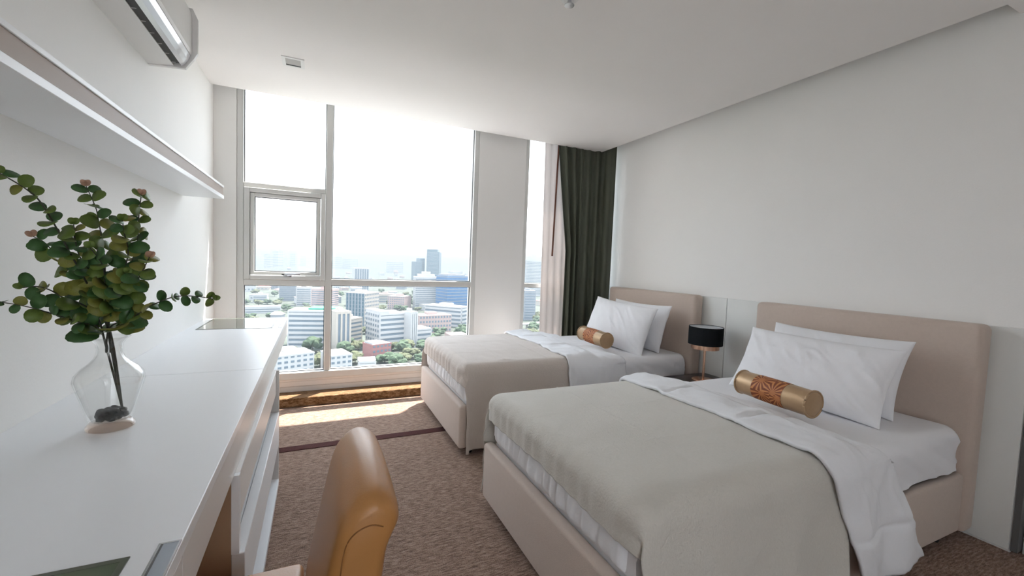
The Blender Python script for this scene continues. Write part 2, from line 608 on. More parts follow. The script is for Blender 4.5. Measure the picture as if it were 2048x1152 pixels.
box('handle_screw', (-0.272, FY0 - 0.036, 1.126), (-0.252, FY0 - 0.018, 1.136), M['gasket'], sa, r=0.003)

w2 = empty('window_2', (2.5, 4.2, 0.2))
tag(w2, label='narrow window between the pillar and the dark curtain', kind='structure')
bar(w2, 'frame_side', (2.035, FY0, 0.2), (2.075, FY1, 2.72))
bar(w2, 'frame_side', (2.99, FY0, 0.2), (XR, FY1, 2.72))
bar(w2, 'frame_sill', (2.075, FY0 - 0.012, 0.2), (2.99, FY1, 0.262))
bar(w2, 'frame_head', (2.075, FY0, 2.68), (2.99, FY1, 2.72))
bar(w2, 'transom', (2.075, FY0 + 0.004, 1.045), (2.99, FY1, 1.090))
pane(w2, 2.075, 2.99, 0.262, 1.045)
pane(w2, 2.075, 2.99, 1.090, 2.68)


w3 = empty('added_fill_door', ((BX0 + BX1) / 2, YB - 0.06, 0.0))  # unseen door, added to brighten the near side of the room
tag(w3, label='narrow glazed door added behind the camera for fill daylight', kind='structure')
mk('added_door_leaf', *joinvf([box_vf((BX0, YB - 0.09, 0.0), (BX0 + 0.05, YB - 0.04, BZ1)), box_vf((BX1 - 0.05, YB - 0.09, 0.0), (BX1, YB - 0.04, BZ1)),
                         box_vf((BX0 + 0.05, YB - 0.09, 0.0), (BX1 - 0.05, YB - 0.04, 0.08)), box_vf((BX0 + 0.05, YB - 0.09, BZ1 - 0.06), (BX1 - 0.05, YB - 0.04, BZ1))]), M['frame'], w3)
box('pane', (BX0 + 0.05, YB - 0.068, 0.08), (BX1 - 0.05, YB - 0.062, BZ1 - 0.06), M['pane'], w3)


# ------------------------------------------------------------------ curtains
def curtain(name, path, z0, z1, amp, lam, mat, label, top_amp=0.6, seed=0, drift=None, n=220, rows=26):
    P = spline(path, 60)
    acc = [0]
    for i in range(1, len(P)):
        acc.append(acc[-1] + (P[i] - P[i - 1]).length)
    tot = acc[-1]
    cols = []
    for k in range(n):
        d = tot * k / (n - 1)
        i = 0
        while i < len(acc) - 2 and acc[i + 1] < d:
            i += 1
        u = (d - acc[i]) / max(1e-6, acc[i + 1] - acc[i])
        p = P[i].lerp(P[i + 1], u)
        t = (P[i + 1] - P[i]).normalized()
        cols.append((d, p, Vector((-t.y, t.x, 0))))
    V = []
    for r in range(rows):
        q = r / (rows - 1)
        z = z0 + (z1 - z0) * q
        for (d, p, nn) in cols:
            ph = d / lam * 2 * PI + 1.7 * noise.noise((d * 6, seed, 0.6 * q)) + 0.8 * math.sin(seed + d * 9)
            a = amp * (top_amp + (1 - top_amp) * (1 - q)) * (0.7 + 0.6 * noise.noise((d * 4 + 9, seed, 0)))
            s = math.sin(ph)
            s = math.copysign(abs(s) ** 0.8, s)
            pos = p + nn * (a * s)
            if drift:
                dx, dy = drift(d / tot, q)
                pos = pos + Vector((dx, dy, 0))
            V.append((pos.x, pos.y, z))
    F = [(r * n + c, r * n + c + 1, (r + 1) * n + c + 1, (r + 1) * n + c) for r in range(rows - 1) for c in range(n - 1)]
    o = mk(name, V, F, mat, smooth=True)
    solidify(o, 0.003)
    tag(o, label, 'curtain')
    return o


curtain('blackout_curtain', [(2.352, 4.05, 0), (2.6, 4.045, 0), (2.80, 4.035, 0), (2.92, 4.00, 0), (2.97, 3.93, 0), (2.985, 3.86, 0)], 0.085, 2.74, 0.048, 0.112, M['curtain'],
        'dark olive-black pleated curtain hanging in the corner behind the bed', seed=3,
        drift=lambda d, q: (0.16 * max(0, 1 - d * 2.2) * min(1, (1 - q) * 2.1) ** 1.1, 0.0))
curtain('sheer_curtain', [(2.235, 4.115, 0), (2.32, 4.12, 0), (2.44, 4.125, 0), (2.62, 4.13, 0)], 0.085, 2.74, 0.018, 0.085, M['sheer'],
        'gathered white sheer curtain in front of the narrow window', seed=8, n=120,
        drift=lambda d, q: (0.03 * (1 - q), 0.0))
o = box('curtain_rail', (2.08, 4.05, 2.745), (3.05, 4.14, 2.84), M['ac'], r=0.004)
tag(o, 'white curtain track hidden in the ceiling recess above the narrow window', 'curtain rail')
o = mk('curtain_wand', *tube_vf([(2.405, 4.112, 2.745), (2.39, 4.103, 2.4), (2.372, 4.088, 1.9), (2.352, 4.072, 1.40)], 0.010, 8), M['wand'], smooth=True, angle=40)
tag(o, 'thin brown draw wand hanging beside the sheer curtain', 'curtain wand')

# ------------------------------------------------------------------ ceiling fittings
t = empty('ceiling_light', (-0.155, 3.30, ZC), 'small square recessed ceiling light near the window', 'ceiling light')
V, F = joinvf([box_vf((-0.225, 3.225, ZC - 0.006), (-0.09, 3.243, ZC)), box_vf((-0.225, 3.357, ZC - 0.006), (-0.09, 3.375, ZC)),
               box_vf((-0.225, 3.243, ZC - 0.006), (-0.203, 3.357, ZC)), box_vf((-0.112, 3.243, ZC - 0.006), (-0.09, 3.357, ZC))])
mk('bezel', V, F, M['ac'], t)
box('reflector', (-0.203, 3.243, ZC - 0.002), (-0.112, 3.357, ZC - 0.0005), M['ac_grey'], t)
box('trim_slot', (-0.203, 3.347, ZC - 0.004), (-0.112, 3.357, ZC - 0.002), M['gasket'], t)
t = empty('fire_sprinkler', (1.10, 1.845, ZC), 'small round sprinkler head on the ceiling at the top edge', 'sprinkler')
mk('rosette', *lathe_vf([(0.040, 0.0), (0.042, -0.004), (0.034, -0.010), (0.022, -0.012)], (1.10, 1.845, ZC), 28), M['ac'], t, smooth=True, angle=40)
mk('deflector', *lathe_vf([(0.010, -0.012), (0.010, -0.03), (0.024, -0.031), (0.024, -0.034), (0.004, -0.035)], (1.10, 1.845, ZC), 24), M['chrome'], t, smooth=True, angle=40)

# ------------------------------------------------------------------ air conditioner on the left wall
t = empty('air_conditioner', (XL, 2.25, 2.205), 'white wall-mounted air conditioner above the long shelf', 'air conditioner')
ya, yb = 1.78, 2.695


def prism_y(prof, y0, y1):
    n = len(prof)
    v = [(x, y0, z) for x, z in prof] + [(x, y1, z) for x, z in prof]
    f = [tuple(range(n)), tuple(reversed(range(n, 2 * n)))] + [(i, (i + 1) % n, n + (i + 1) % n, n + i) for i in range(n)]
    return v, f


mk('body', *prism_y([(-0.76, 2.207), (-0.657, 2.219), (-0.657, 2.245), (-0.622, 2.260), (-0.600, 2.300), (-0.600, 2.47), (-0.63, 2.50), (-0.76, 2.50)], ya, yb), M['ac'], t)
mk('vent_slot', *prism_y([(-0.656, 2.221), (-0.626, 2.224), (-0.626, 2.25), (-0.656, 2.244)], ya + 0.02, yb - 0.03), M['ac_dark'], t)
for k in range(9):
    yy = ya + 0.07 + k * 0.1
    mk('vane', *prism_y([(-0.655, 2.2205), (-0.640, 2.2225), (-0.640, 2.24), (-0.655, 2.24)], yy, yy + 0.006), M['ac_grey'], t)
lv = mk('louver', *prism_y([(-0.624, 2.222), (-0.610, 2.236), (-0.597, 2.258), (-0.588, 2.281), (-0.594, 2.284), (-0.606, 2.262), (-0.628, 2.230)], ya + 0.012, yb - 0.004), M['ac_louver'], t)
mk('front_panel', *prism_y([(-0.586, 2.284), (-0.582, 2.30), (-0.582, 2.485), (-0.59, 2.500), (-0.60, 2.500), (-0.60, 2.284)], ya, yb - 0.002), M['ac'], t)
mk('end_cap', *prism_y([(-0.76, 2.204), (-0.61, 2.216), (-0.575, 2.270), (-0.560, 2.300), (-0.557, 2.465), (-0.580, 2.515), (-0.76, 2.515)], yb, yb + 0.02), M['ac'], t)
mk('end_cap', *prism_y([(-0.76, 2.204), (-0.61, 2.216), (-0.575, 2.270), (-0.560, 2.300), (-0.557, 2.465), (-0.580, 2.515), (-0.76, 2.515)], ya - 0.02, ya), M['ac'], t)

# ------------------------------------------------------------------ long wall shelf
t = empty('wall_shelf', (XL, 1.7, 1.642), 'long white box shelf with taupe infill for its shaded opening on the left wall', 'shelf')
ys0, ys1 = -0.4, 3.283
box('bottom_board', (XL, ys0, 1.642), (-0.545, ys1, 1.664), M['desk'], t, r=0.0015, seg=1)
box('top_board', (XL, ys0, 1.713), (-0.545, ys1, 1.727), M['desk'], t, r=0.0015, seg=1)
box('shaded_gap_infill', (-0.585, ys0, 1.6645), (-0.549, ys1, 1.7125), M['taupe'], t)  # taupe infill stands in for the shaded open interior between the boards

# ------------------------------------------------------------------ desk
ZD = 0.795
XF = -0.2075
t = empty('desk', (-0.48, 1.7, 0.0), 'long built-in white desk along the left wall', 'desk')
yd0, ydm, yd1 = -0.45, 2.130, 3.868
box('desktop', (XL, yd0, ZD - 0.028), (XF, ydm - 0.001, ZD), M['desk'], t, r=0.0015, seg=1)
box('desktop', (XL, ydm + 0.001, ZD - 0.028), (XF, yd1, ZD), M['desk'], t, r=0.0015, seg=1)
for a, b in ((yd0, 0.884), (0.887, yd1)):
    box('fascia', (XF - 0.02, a, 0.662), (XF - 0.001, b, ZD - 0.029), M['desk_edge'], t, r=0.0015, seg=1)
box('underside', (XL, yd0, 0.662), (XF - 0.021, yd1 - 0.02, 0.678), M['desk_edge'], t)
box('end_board', (XL, yd1 - 0.02, 0.662), (XF - 0.021, yd1, ZD - 0.029), M['desk_edge'], t)
box('support_panel', (XL, -0.42, 0.0), (XF - 0.02, -0.39, 0.661), M['cab_in'], t)
box('support_panel', (XL, 3.4, 0.0), (-0.62, 3.42, 0.661), M['desk_edge'], t)


def inlay(y0, y1):
    g = 0.010
    x0, x1 = -0.706, -0.272
    p = box('glass_inlay', (x0 + g, y0 + g, ZD - 0.004), (x1 - g, y1 - g, ZD + 0.0012), M['inlay'], t)
    mk('inlay_frame', *joinvf([box_vf((x0, y0, ZD - 0.004), (x1, y0 + g, ZD + 0.002)), box_vf((x0, y1 - g, ZD - 0.004), (x1, y1, ZD + 0.002)),
                               box_vf((x0, y0 + g, ZD - 0.004), (x0 + g, y1 - g, ZD + 0.002)), box_vf((x1 - g, y0 + g, ZD - 0.004), (x1, y1 - g, ZD + 0.002))]), M['inlay_frame'], t)
    return p


inlay(0.30, 0.862)
inlay(3.315, 3.84)


def tray(y0, y1):
    x0, x1 = -0.2405, XF - 0.001
    box('metal_lid', (x0 + 0.004, y0 + 0.004, ZD - 0.003), (x1 - 0.003, y1 - 0.004, ZD + 0.0012), M['tray'], t)
    mk('lid_frame', *joinvf([box_vf((x0, y0, ZD - 0.003), (x1, y0 + 0.004, ZD + 0.002)), box_vf((x0, y1 - 0.004, ZD - 0.003), (x1, y1, ZD + 0.002)),
                             box_vf((x0, y0 + 0.004, ZD - 0.003), (x0 + 0.004, y1 - 0.004, ZD + 0.002)), box_vf((x1 - 0.003, y0 + 0.004, ZD - 0.003), (x1, y1 - 0.004, ZD + 0.002))]), M['chrome'], t)
    box('lid_shadow_gap', (x0 + 0.004, y0 + 0.003, ZD - 0.002), (x0 + 0.007, y1 - 0.003, ZD + 0.0016), M['gap'], t)


tray(0.45, 0.884)
tray(3.315, 3.84)

# shelf unit under the desk: two drawers over two open niches
XD = -0.195
t = empty('drawer_unit', (-0.48, 2.03, 0.0), 'white drawer unit with two open niches under the desk', 'drawer unit')
yc0, yc1 = 1.40, 2.655
box('side_panel', (XL, yc0, 0.0), (XD - 0.0205, yc0 + 0.020, 0.661), M['cab_in'], t, r=0.001, seg=1)
box('side_panel', (XL, yc1 - 0.022, 0.0), (XD + 0.014, yc1, 0.661), M['desk_edge'], t, r=0.001, seg=1)
box('edge_strip', (XD - 0.020, yc0 - 0.001, 0.4275), (XD, yc0 + 0.0205, 0.661), M['desk'], t)
box('edge_strip', (XD - 0.020, yc0 - 0.001, 0.0455), (XD, yc0 + 0.020, 0.2375), M['desk'], t)
box('back_panel', (XL, yc0 + 0.021, 0.02), (XL + 0.012, yc1 - 0.023, 0.66), M['desk_edge'], t)
box('drawer_front', (XD - 0.020, yc0 + 0.021, 0.530), (XD, yc1 - 0.0225, 0.661), M['desk_edge'], t, r=0.002, seg=1)
box('drawer_bottom', (XL + 0.013, yc0 + 0.021, 0.530), (XD - 0.021, yc1 - 0.023, 0.545), M['desk_edge'], t)
box('drawer_front', (XD - 0.020, yc0 + 0.0005, 0.238), (XD + 0.014, yc1 - 0.0225, 0.427), M['desk'], t, r=0.002, seg=1)
box('niche_shelf', (XL + 0.013, yc0 + 0.021, 0.410), (XD - 0.021, yc1 - 0.023, 0.426), M['desk'], t)
box('drawer_bottom', (XL + 0.013, yc0 + 0.021, 0.238), (XD - 0.021, yc1 - 0.023, 0.253), M['desk_edge'], t)
box('bottom_board', (XL + 0.013, yc0 + 0.021, 0.012), (XD + 0.016, yc1 - 0.0225, 0.045), M['desk'], t)

# ------------------------------------------------------------------ beds
ZB = 0.345
ZM = 0.575


def nz3(x, y, z, s=1.0):
    return noise.noise((x * s, y * s, z * s))


def cross(s, y0, y1, r, drop_n, drop_f):
    """s in metres from the near hem across the bed; gives y, drop below the top, side (-1 near, 0 top, 1 far)"""
    arc = r * PI / 2
    flat = (y1 - y0) - 2 * r
    if s < drop_n:
        return y0, r + (drop_n - s), -1
    s -= drop_n
    if s < arc:
        a = s / r
        return y0 + r * (1 - math.sin(PI / 2 - a)), r * (1 - math.cos(PI / 2 - a)), -0.5
    s -= arc
    if s < flat:
        return y0 + r + s, 0.0, 0
    s -= flat
    if s < arc:
        a = s / r
        return y1 - r * (1 - math.sin(a)), r * (1 - math.cos(a)), 0.5
    s -= arc
    return y1, r + s, 1


def make_bed(xf, y0, y1, tagn, seed, desc, blanket_mat, flare, band):
    # frame ------------------------------------------------------------
    b = empty('bed', ((xf + XR) / 2, (y0 + y1) / 2, 0.0), desc['bed'], 'bed', 'single beds')
    v, f = rbox_vf((xf, y0, 0.05), (xf + 0.058, y1, ZB), 0.018, 4)
    mk('footboard', v, f, M['uphol'], b, smooth=True, angle=60)
    for ya_, yb_ in ((y0 + 0.002, y0 + 0.055), (y1 - 0.055, y1 - 0.002)):
        v, f = rbox_vf((xf + 0.062, ya_, 0.05), (2.93, yb_, ZB), 0.018, 4)
        mk('side_rail', v, f, M['uphol'], b, smooth=True, angle=60)
    box('platform', (xf + 0.062, y0 + 0.056, 0.27), (2.93, y1 - 0.056, ZB - 0.002), M['wood_dark'], b)
    v, f = rbox_vf((2.935, y0 - 0.012, 0.04), (3.045, y1 + 0.012, 1.092), 0.030, 5)
    mk('headboard', v, f, M['uphol'], b, smooth=True, angle=60)
    for lx in (xf + 0.075, 2.80):
        for ly in (y0 + 0.03, y1 - 0.07):
            mk('leg', *lathe_vf([(0.014, 0.0), (0.020, 0.05)], (lx + 0.02, ly + 0.02, 0.0), 12), M['leg'], b)
    # mattress ---------------------------------------------------------
    mx0, mx1, my0, my1 = xf + 0.05, 2.925, y0 + 0.022, y1 - 0.022
    bm = bmesh.new()
    v, f = rbox_vf((mx0, my0, ZB + 0.001), (mx1, my1, ZM), 0.055, 4)
    # dense shell so that the sheet can crease
    def mfn(u, s):
        tot = 2 * 0.175 + (my1 - my0)
        yy, dr, sd_ = cross(s * tot, my0, my1, 0.06, 0.15, 0.15)
        x = mx0 + (mx1 - mx0) * u
        end = max(0.0, (u - 0.975) / 0.025)
        z = ZM - dr - 0.045 * end ** 2
        d = 0.0
        if sd_ in (-1, -0.5, 1, 0.5):
            d = (0.010 * nz3(x * 5 + z * 14, seed, z * 3) + 0.010 * (1 - 2 * abs(nz3(x * 7 + z * 12, seed + 2, z * 2))) ** 3) * min(1, dr / 0.05)
            yy += -d if sd_ < 0 else d
        yy = (my0 + my1) / 2 + (yy - (my0 + my1) / 2) * (1 - 0.05 * end ** 2)
        z += 0.003 * nz3(x * 4, yy * 4, seed)
        return (x, yy, max(z, ZB + 0.001))
    bm.free()
    v, f = grid_vf(110, 90, mfn)
    nu, nv = 110, 90
    f.append(tuple(range(nv)))
    f.append(tuple((nu - 1) * nv + j for j in range(nv)))
    mt = mk('mattress', v, f, M['sheet'], smooth=True, angle=70)
    tag(mt, desc['mattress'], 'mattress', 'mattresses')
    # duvet: tucked foot end and turned-back band -----------------------------
    dv = empty('duvet', (1.9, (y0 + y1) / 2, ZM), desc['duvet'], 'duvet', 'white duvets')
    fy0, fy1 = y0 + 0.03, y1 - 0.03

    def foot(u, s):
        y = fy0 + (fy1 - fy0) * u
        z = ZB - 0.030 + 0.290 * s
        pl = 0.006 * math.sin(y * 88 + 6 * nz3(y * 5, seed, 0) + 2.0 * s) * (0.4 + nz3(y * 3, 4, seed)) + 0.012 * nz3(y * 13 + z * 4, z * 3, seed) + 0.008 * nz3(y * 33 + z * 9, z * 4, seed + 2)
        ed = min(1, min(u, 1 - u) / 0.05)
        sv = max(0.0, min(1.0, (s - 0.09) / 0.16))
        sv = sv * sv * (3 - 2 * sv)
        x = xf + 0.0615 - (0.030 * math.sin(PI * min(1, s * 0.75 + 0.2)) * ed ** 0.5 + pl) * sv
        if s > 0.8:
            x += 0.05 * ((s - 0.8) / 0.2) ** 2
        x += 0.10 * (1 - ed) ** 2 * sv
        return (x, y, z)
    v, f = grid_vf(240, 22, foot)
    o_ = mk('foot_tuck', v, f, M['duvet'], dv, smooth=True)
    # blanket -----------------------------------------------------------
    zt = 0.616
    by0, by1 = y0 - 0.008, y1 + 0.008
    rr = 0.075
    dn, df = zt - rr - 0.045, 0.42
    tot = dn + df + PI * rr + (by1 - by0) - 2 * rr
    xe = 1.86
    hang = 0.075
    rf = 0.062
    xfo = xf + 0.012

    def bl(u, s):
        L = hang + rf * PI / 2 + (xe - xfo - rf)
        d = L * (u ** 1.15)
        if d < hang:
            x, dz = xfo, rf + (hang - d)
        elif d < hang + rf * PI / 2:
            a = (d - hang) / rf
            x, dz = xfo + rf * (1 - math.cos(a)), rf * (1 - math.sin(a))
        else:
            x, dz = xfo + rf + d - hang - rf * PI / 2, 0.0
        sm = s * tot
        y, dr, sd_ = cross(sm, by0, by1, rr, dn, df)
        wig = 0.006 * nz3(x * 3, y * 3, seed) + 0.003 * nz3(x * 11, y * 11, seed + 4)
        z = zt - dz - dr
        # slow crown towards the middle of the bed and softer foot corners
        if sd_ == 0:
            yy = (y - by0) / (by1 - by0)
            z += 0.012 * math.sin(PI * yy) + wig
            # folded-storage creases in the cloth
            for q in (0.30, 0.62):
                z += 0.0026 * math.exp(-((yy - q + 0.01 * nz3(x * 4, q, seed)) / 0.006) ** 2)
            for xq in (1.22, 1.55):
                z += 0.0022 * math.exp(-((x - xq - 0.01 * nz3(y * 4, xq, seed)) / 0.007) ** 2)
        if dz > 0 and sd_ == 0:
            x += 0.0025 * math.sin(y * 70 + 4 * nz3(y * 6, 1, seed)) * min(1, dz / 0.05) + 0.006 * nz3(y * 7, 2, seed) * min(1, dz / 0.05)
            z -= 0.012 * nz3(y * 3, 5, seed) * min(1, dz / 0.06)
        if sd_ in (-1, -0.5, 1, 0.5):
            dep = min(1.0, dr / 0.55)
            fold = 0.020 * dep * math.sin(x * 17 + 2.5 * nz3(x * 3, seed, 0) + 0.8 * dep) + 0.012 * dep * nz3(x * 6, z * 2, seed)
            out = flare * dep ** 1.2 + fold
            y += -out if sd_ < 0 else out * 0.6
            if sd_ < 0:
                x += 0.05 * min(1, dr / 0.22) * math.exp(-d / 0.18)
            # the foot corner pulls together into a small gather
            if dz > 0:
                x += 0.03 * math.exp(-(dr - 0.06) ** 2 / 0.002) * min(1, dz / 0.08)
                z += 0.5 * dz * min(1, dr / 0.15)
                x += 0.010 * nz3(z * 10, 3, seed)
        return (x, y, max(z, 0.022))
    v, f = grid_vf(150, 190, bl)
    o_ = mk('blanket', v, f, blanket_mat, smooth=True)
    solidify(o_, 0.006)
    tag(o_, desc['blanket'], 'blanket', 'bed blankets')
    # turned-back band of the duvet ---------------------------------------
    (xa, xb, slant, dn2, puff) = band
    zt2 = zt + 0.018
    cy0, cy1 = by0 - 0.022, by1 + 0.02
    tot2 = dn2 + 0.30 + PI * rr + (cy1 - cy0) - 2 * rr

    def bd(u, s):
        sm = s * tot2
        y, dr, sd_ = cross(sm, cy0, cy1, rr, dn2, 0.30)
        dep = min(1.0, dr / 0.5)
        yy = (y - cy0) / (cy1 - cy0)
        a = xa + 0.02 * nz3(y * 4, seed, 2) + slant * dr * 0.85
        c = xb + slant * dr * 1.1 + 0.05 * nz3(y * 2.5, seed, 7) - 0.05 * (yy if sd_ == 0 else (1 if sd_ > 0 else 0))
        x = a + (c - a) * u
        z = zt2 - dr
        pf = puff * (math.sin(PI * min(1, max(0, u))) ** 0.5)
        q1 = math.exp(-((sm - dn2 * 0.42) / 0.013) ** 2) + math.exp(-((sm - dn2 - 0.42) / 0.013) ** 2) + math.exp(-((sm - dn2 - 0.85) / 0.013) ** 2)
        pf *= (1 - 0.75 * min(1, q1))
        lump = 0.013 * nz3(x * 6, sm * 5, seed + 5) + 0.007 * nz3(x * 16, sm * 13, seed + 6) + 0.004 * (1 - 2 * abs(nz3(x * 9 + sm * 4, sm * 6 - x * 2, seed + 9))) ** 3
        wt_ = max(0.0, 1 - dr / rr)
        wt_ = wt_ ** 0.5
        slump = max(0.0, min(1, (x - 1.88) / 0.10)) * 0.030
        if u > 0.9:
            slump += 0.016 * ((u - 0.9) / 0.1) ** 2
        z += wt_ * (0.010 * math.sin(PI * max(0, min(1, yy))) + pf + lump - slump)
        out = flare * dep ** 1.2 + (1 - wt_) * (pf + lump) + 0.012 * dep * math.sin(x * 21 + seed) - slump * 0.6 * (1 - wt_) * (1 - dep)
        if sd_ < 0:
            y -= out
        elif sd_ > 0:
            y += out * 0.6
        return (x, y, max(z, 0.03))
    v, f = grid_vf(60, 200, bd)
    o_ = mk('folded_band', v, f, M['duvet'], dv, smooth=True)
    solidify(o_, 0.016, -1.0)
    return b


bed_near = make_bed(0.82, 0.905, 2.06, 'near', 11.3,
                    {'bed': 'beige upholstered single bed nearest the camera',
                     'mattress': 'white-sheeted mattress on the bed nearest the camera',
                     'duvet': 'puffy white duvet folded back over the greige blanket on the nearest bed',
                     'blanket': 'greige blanket spread over the bed nearest the camera'},
                    M['blanket'], 0.030, (1.695, 2.13, 0.52, 0.46, 0.020))
bed_far = make_bed(0.872, 2.635, 3.79, 'far', 4.1,
                   {'bed': 'beige upholstered single bed beside the window',
                    'mattress': 'white-sheeted mattress on the bed beside the window',
                    'duvet': 'white duvet folded back over the beige blanket on the bed beside the window',
                    'blanket': 'warm beige blanket spread over the bed beside the window'},
                   M['blanket_b'], 0.030, (1.68, 2.20, 0.05, 0.30, 0.016))


# ------------------------------------------------------------------ pillows
def pillow(name, bot, top, yaxis, wdt, thick, seed, label, group, sag=0.0):
    bot, top = Vector(bot), Vector(top)
    c = (bot + top) / 2
    V_ = (top - bot)
    hgt = V_.length
    V_.normalize()
    U = Vector(yaxis).normalized()
    N = U.cross(V_).normalized()
    nn = 72
    vs_, fs_ = [], []
    for side in (1, -1):
        for i in range(nn):
            for j in range(nn):
                a, b = -1 + 2 * i / (nn - 1), -1 + 2 * j / (nn - 1)
                ed = max(0, (1 - abs(a) ** 2.6)) ** 0.55 * max(0, (1 - abs(b) ** 2.6)) ** 0.55
                px = a * wdt / 2 * (1 - 0.055 * (1 - b * b) * abs(a) ** 3 * 1.0)
                py = b * hgt / 2 * (1 - 0.075 * (1 - a * a) * abs(b) ** 3)
                py -= sag * (1 - a * a) * (b > 0) * b * b
                wr_ = 0.010 * nz3(a * 2.2 + b * 1.3, b * 1.2 - a * 0.6, seed) + 0.006 * nz3(a * 7 + b * 3, b * 2.5, seed + 3)
                cr = 0.013 * (1 - 2 * abs(nz3((a * 0.9 + b * 0.5) * 5.2, (b - a * 0.4) * 1.1, seed + 1))) ** 3 * ed * max(0, nz3(a * 1.3, b * 1.3, seed + 8) + 0.25) * 1.6
                t_ = thick / 2 * ed + (wr_ + cr) * min(1, ed * 2)
                vs_.append(tuple(c + U * px + V_ * py + N * (side * max(t_, 0.002 if ed > 0 else 0.0015))))
    for s_ in range(2):
        b0 = s_ * nn * nn
        for i in range(nn - 1):
            for j in range(nn - 1):
                fs_.append((b0 + i * nn + j, b0 + i * nn + j + 1, b0 + (i + 1) * nn + j + 1, b0 + (i + 1) * nn + j))
    rim = [i * nn for i in range(nn)] + [(nn - 1) * nn + j for j in range(1, nn)] + [i * nn + nn - 1 for i in range(nn - 2, -1, -1)] + [j for j in range(nn - 2, 0, -1)]
    for k in range(len(rim)):
        a_, b_ = rim[k], rim[(k + 1) % len(rim)]
        fs_.append((a_, b_, b_ + nn * nn, a_ + nn * nn))
    o_ = mk(name, vs_, fs_, M['pillow'], smooth=True)
    tag(o_, label, 'pillow', group)
    return o_


pillow('pillow', (2.44, 1.46, 0.575), (2.635, 1.46, 0.945), (0.03, -1, 0.0), 0.80, 0.17, 3.2, 'front white pillow behind the bolster on the nearest bed', 'pillows on the nearest bed')
pillow('pillow', (2.665, 1.47, 0.575), (2.825, 1.47, 0.975), (0.0, -1, 0.0), 0.74, 0.15, 7.7, 'rear white pillow leaning on the headboard of the nearest bed', 'pillows on the nearest bed')
pillow('pillow', (2.43, 3.10, 0.575), (2.615, 3.13, 0.985), (0.10, -1, -0.06), 0.76, 0.17, 5.5, 'front white pillow behind the bolster on the bed beside the window', 'pillows on the bed beside the window')
pillow('pillow', (2.68, 3.12, 0.575), (2.80, 3.12, 0.985), (0.02, -1, 0.0), 0.74, 0.15, 9.1, 'rear white pillow leaning on the headboard of the bed beside the window', 'pillows on the bed beside the window')


# ------------------------------------------------------------------ bolsters
def bolster(a, b, r, label):
    a, b = Vector(a), Vector(b)
    t_ = empty('bolster_cushion', (a + b) / 2 - Vector((0, 0, r)), label, 'cushion', 'bolster cushions')
    ax = (b - a).normalized()
    L = (b - a).length
    up_ = Vector((0, 0, 1))
    s_ = ax.cross(up_).normalized()
    up_ = s_.cross(ax)

    def ring(d, rr):
        return [tuple(a + ax * d + s_ * (rr * math.cos(2 * PI * j / 40)) + up_ * (rr * math.sin(2 * PI * j / 40))) for j in range(40)]
    pr = lambda d: r * (0.965 + 0.035 * math.sin(PI * d / L))
    c0, c1 = 0.26 * L, 0.70 * L
    mid = mk('brocade_middle', *loft_vf([ring(c0 + (c1 - c0) * k / 8, pr(c0 + (c1 - c0) * k / 8) + 0.0012) for k in range(9)], False, False), M['brocade'], t_, smooth=True)
    uvl = mid.data.uv_layers.new(name='UVMap')
    for p in mid.data.polygons:
        ks = [mid.data.loops[li].vertex_index for li in p.loop_indices]
        js = [k % 40 for k in ks]
        wrap = max(js) - min(js) > 20
        for li, k, j in zip(p.loop_indices, ks, js):
            jj = j + 40 if (wrap and j < 20) else j
            uvl.data[li].uv = (jj / 40 * 2 * PI * r / 0.42 * 1.0, (k // 40) / 8 * (c1 - c0) / 0.42)
    for d0, d1, e0 in ((0.0, c0, 0), (c1, L, 1)):
        ds = [d0 + (d1 - d0) * k / 6 for k in range(7)]
        mk('satin_end', *loft_vf([ring(d, pr(d)) for d in ds], False, False), M['satin'], t_, smooth=True)
        dd = 0.0 if e0 == 0 else L
        sg = -1 if e0 == 0 else 1
        mk('end_disc', *loft_vf([ring(dd, pr(dd)), ring(dd + sg * 0.002, pr(dd) * 0.93), ring(dd + sg * 0.006, pr(dd) * 0.6), ring(dd + sg * 0.007, pr(dd) * 0.05)], False, True), M['satin'], t_, smooth=True)
        P = [Vector(p) for p in ring(dd, pr(dd) + 0.001)]
        P.append(P[0])
        mk('piping', *tube_vf(P, 0.0055, 6), M['satin'], t_, smooth=True)
    return t_


bolster((2.18, 1.58, 0.690), (2.145, 1.19, 0.690), 0.0645, 'gold and rust bolster cushion on the nearest bed')
bolster((2.235, 3.235, 0.690), (2.205, 2.85, 0.690), 0.0645, 'gold and rust bolster cushion on the bed beside the window')

# ------------------------------------------------------------------ nightstand and lamp
t = empty('nightstand', (2.80, 2.35, 0.0), 'dark wooden nightstand between the two beds', 'nightstand')
box('top', (2.575, 2.14, 0.405), (3.035, 2.575, 0.43), M['wood_dark'], t, r=0.004)
box('body', (2.60, 2.16, 0.06), (3.03, 2.555, 0.404), M['wood_dark'], t, r=0.003)
for zz in (0.075, 0.24):
    d_ = box('drawer', (2.585, 2.17, zz), (2.599, 2.545, zz + 0.155), M['wood_dark'], t, r=0.003)
    WL[d_.name] = WL[t.name]
    box('knob', (2.570, 2.345, zz + 0.07), (2.584, 2.370, zz + 0.09), M['copper'], d_, r=0.003)
for lx in (2.62, 2.98):
    for ly in (2.18, 2.52):
        box('foot', (lx, ly, 0.0), (lx + 0.03, ly + 0.03, 0.06), M['wood_dark'], t)

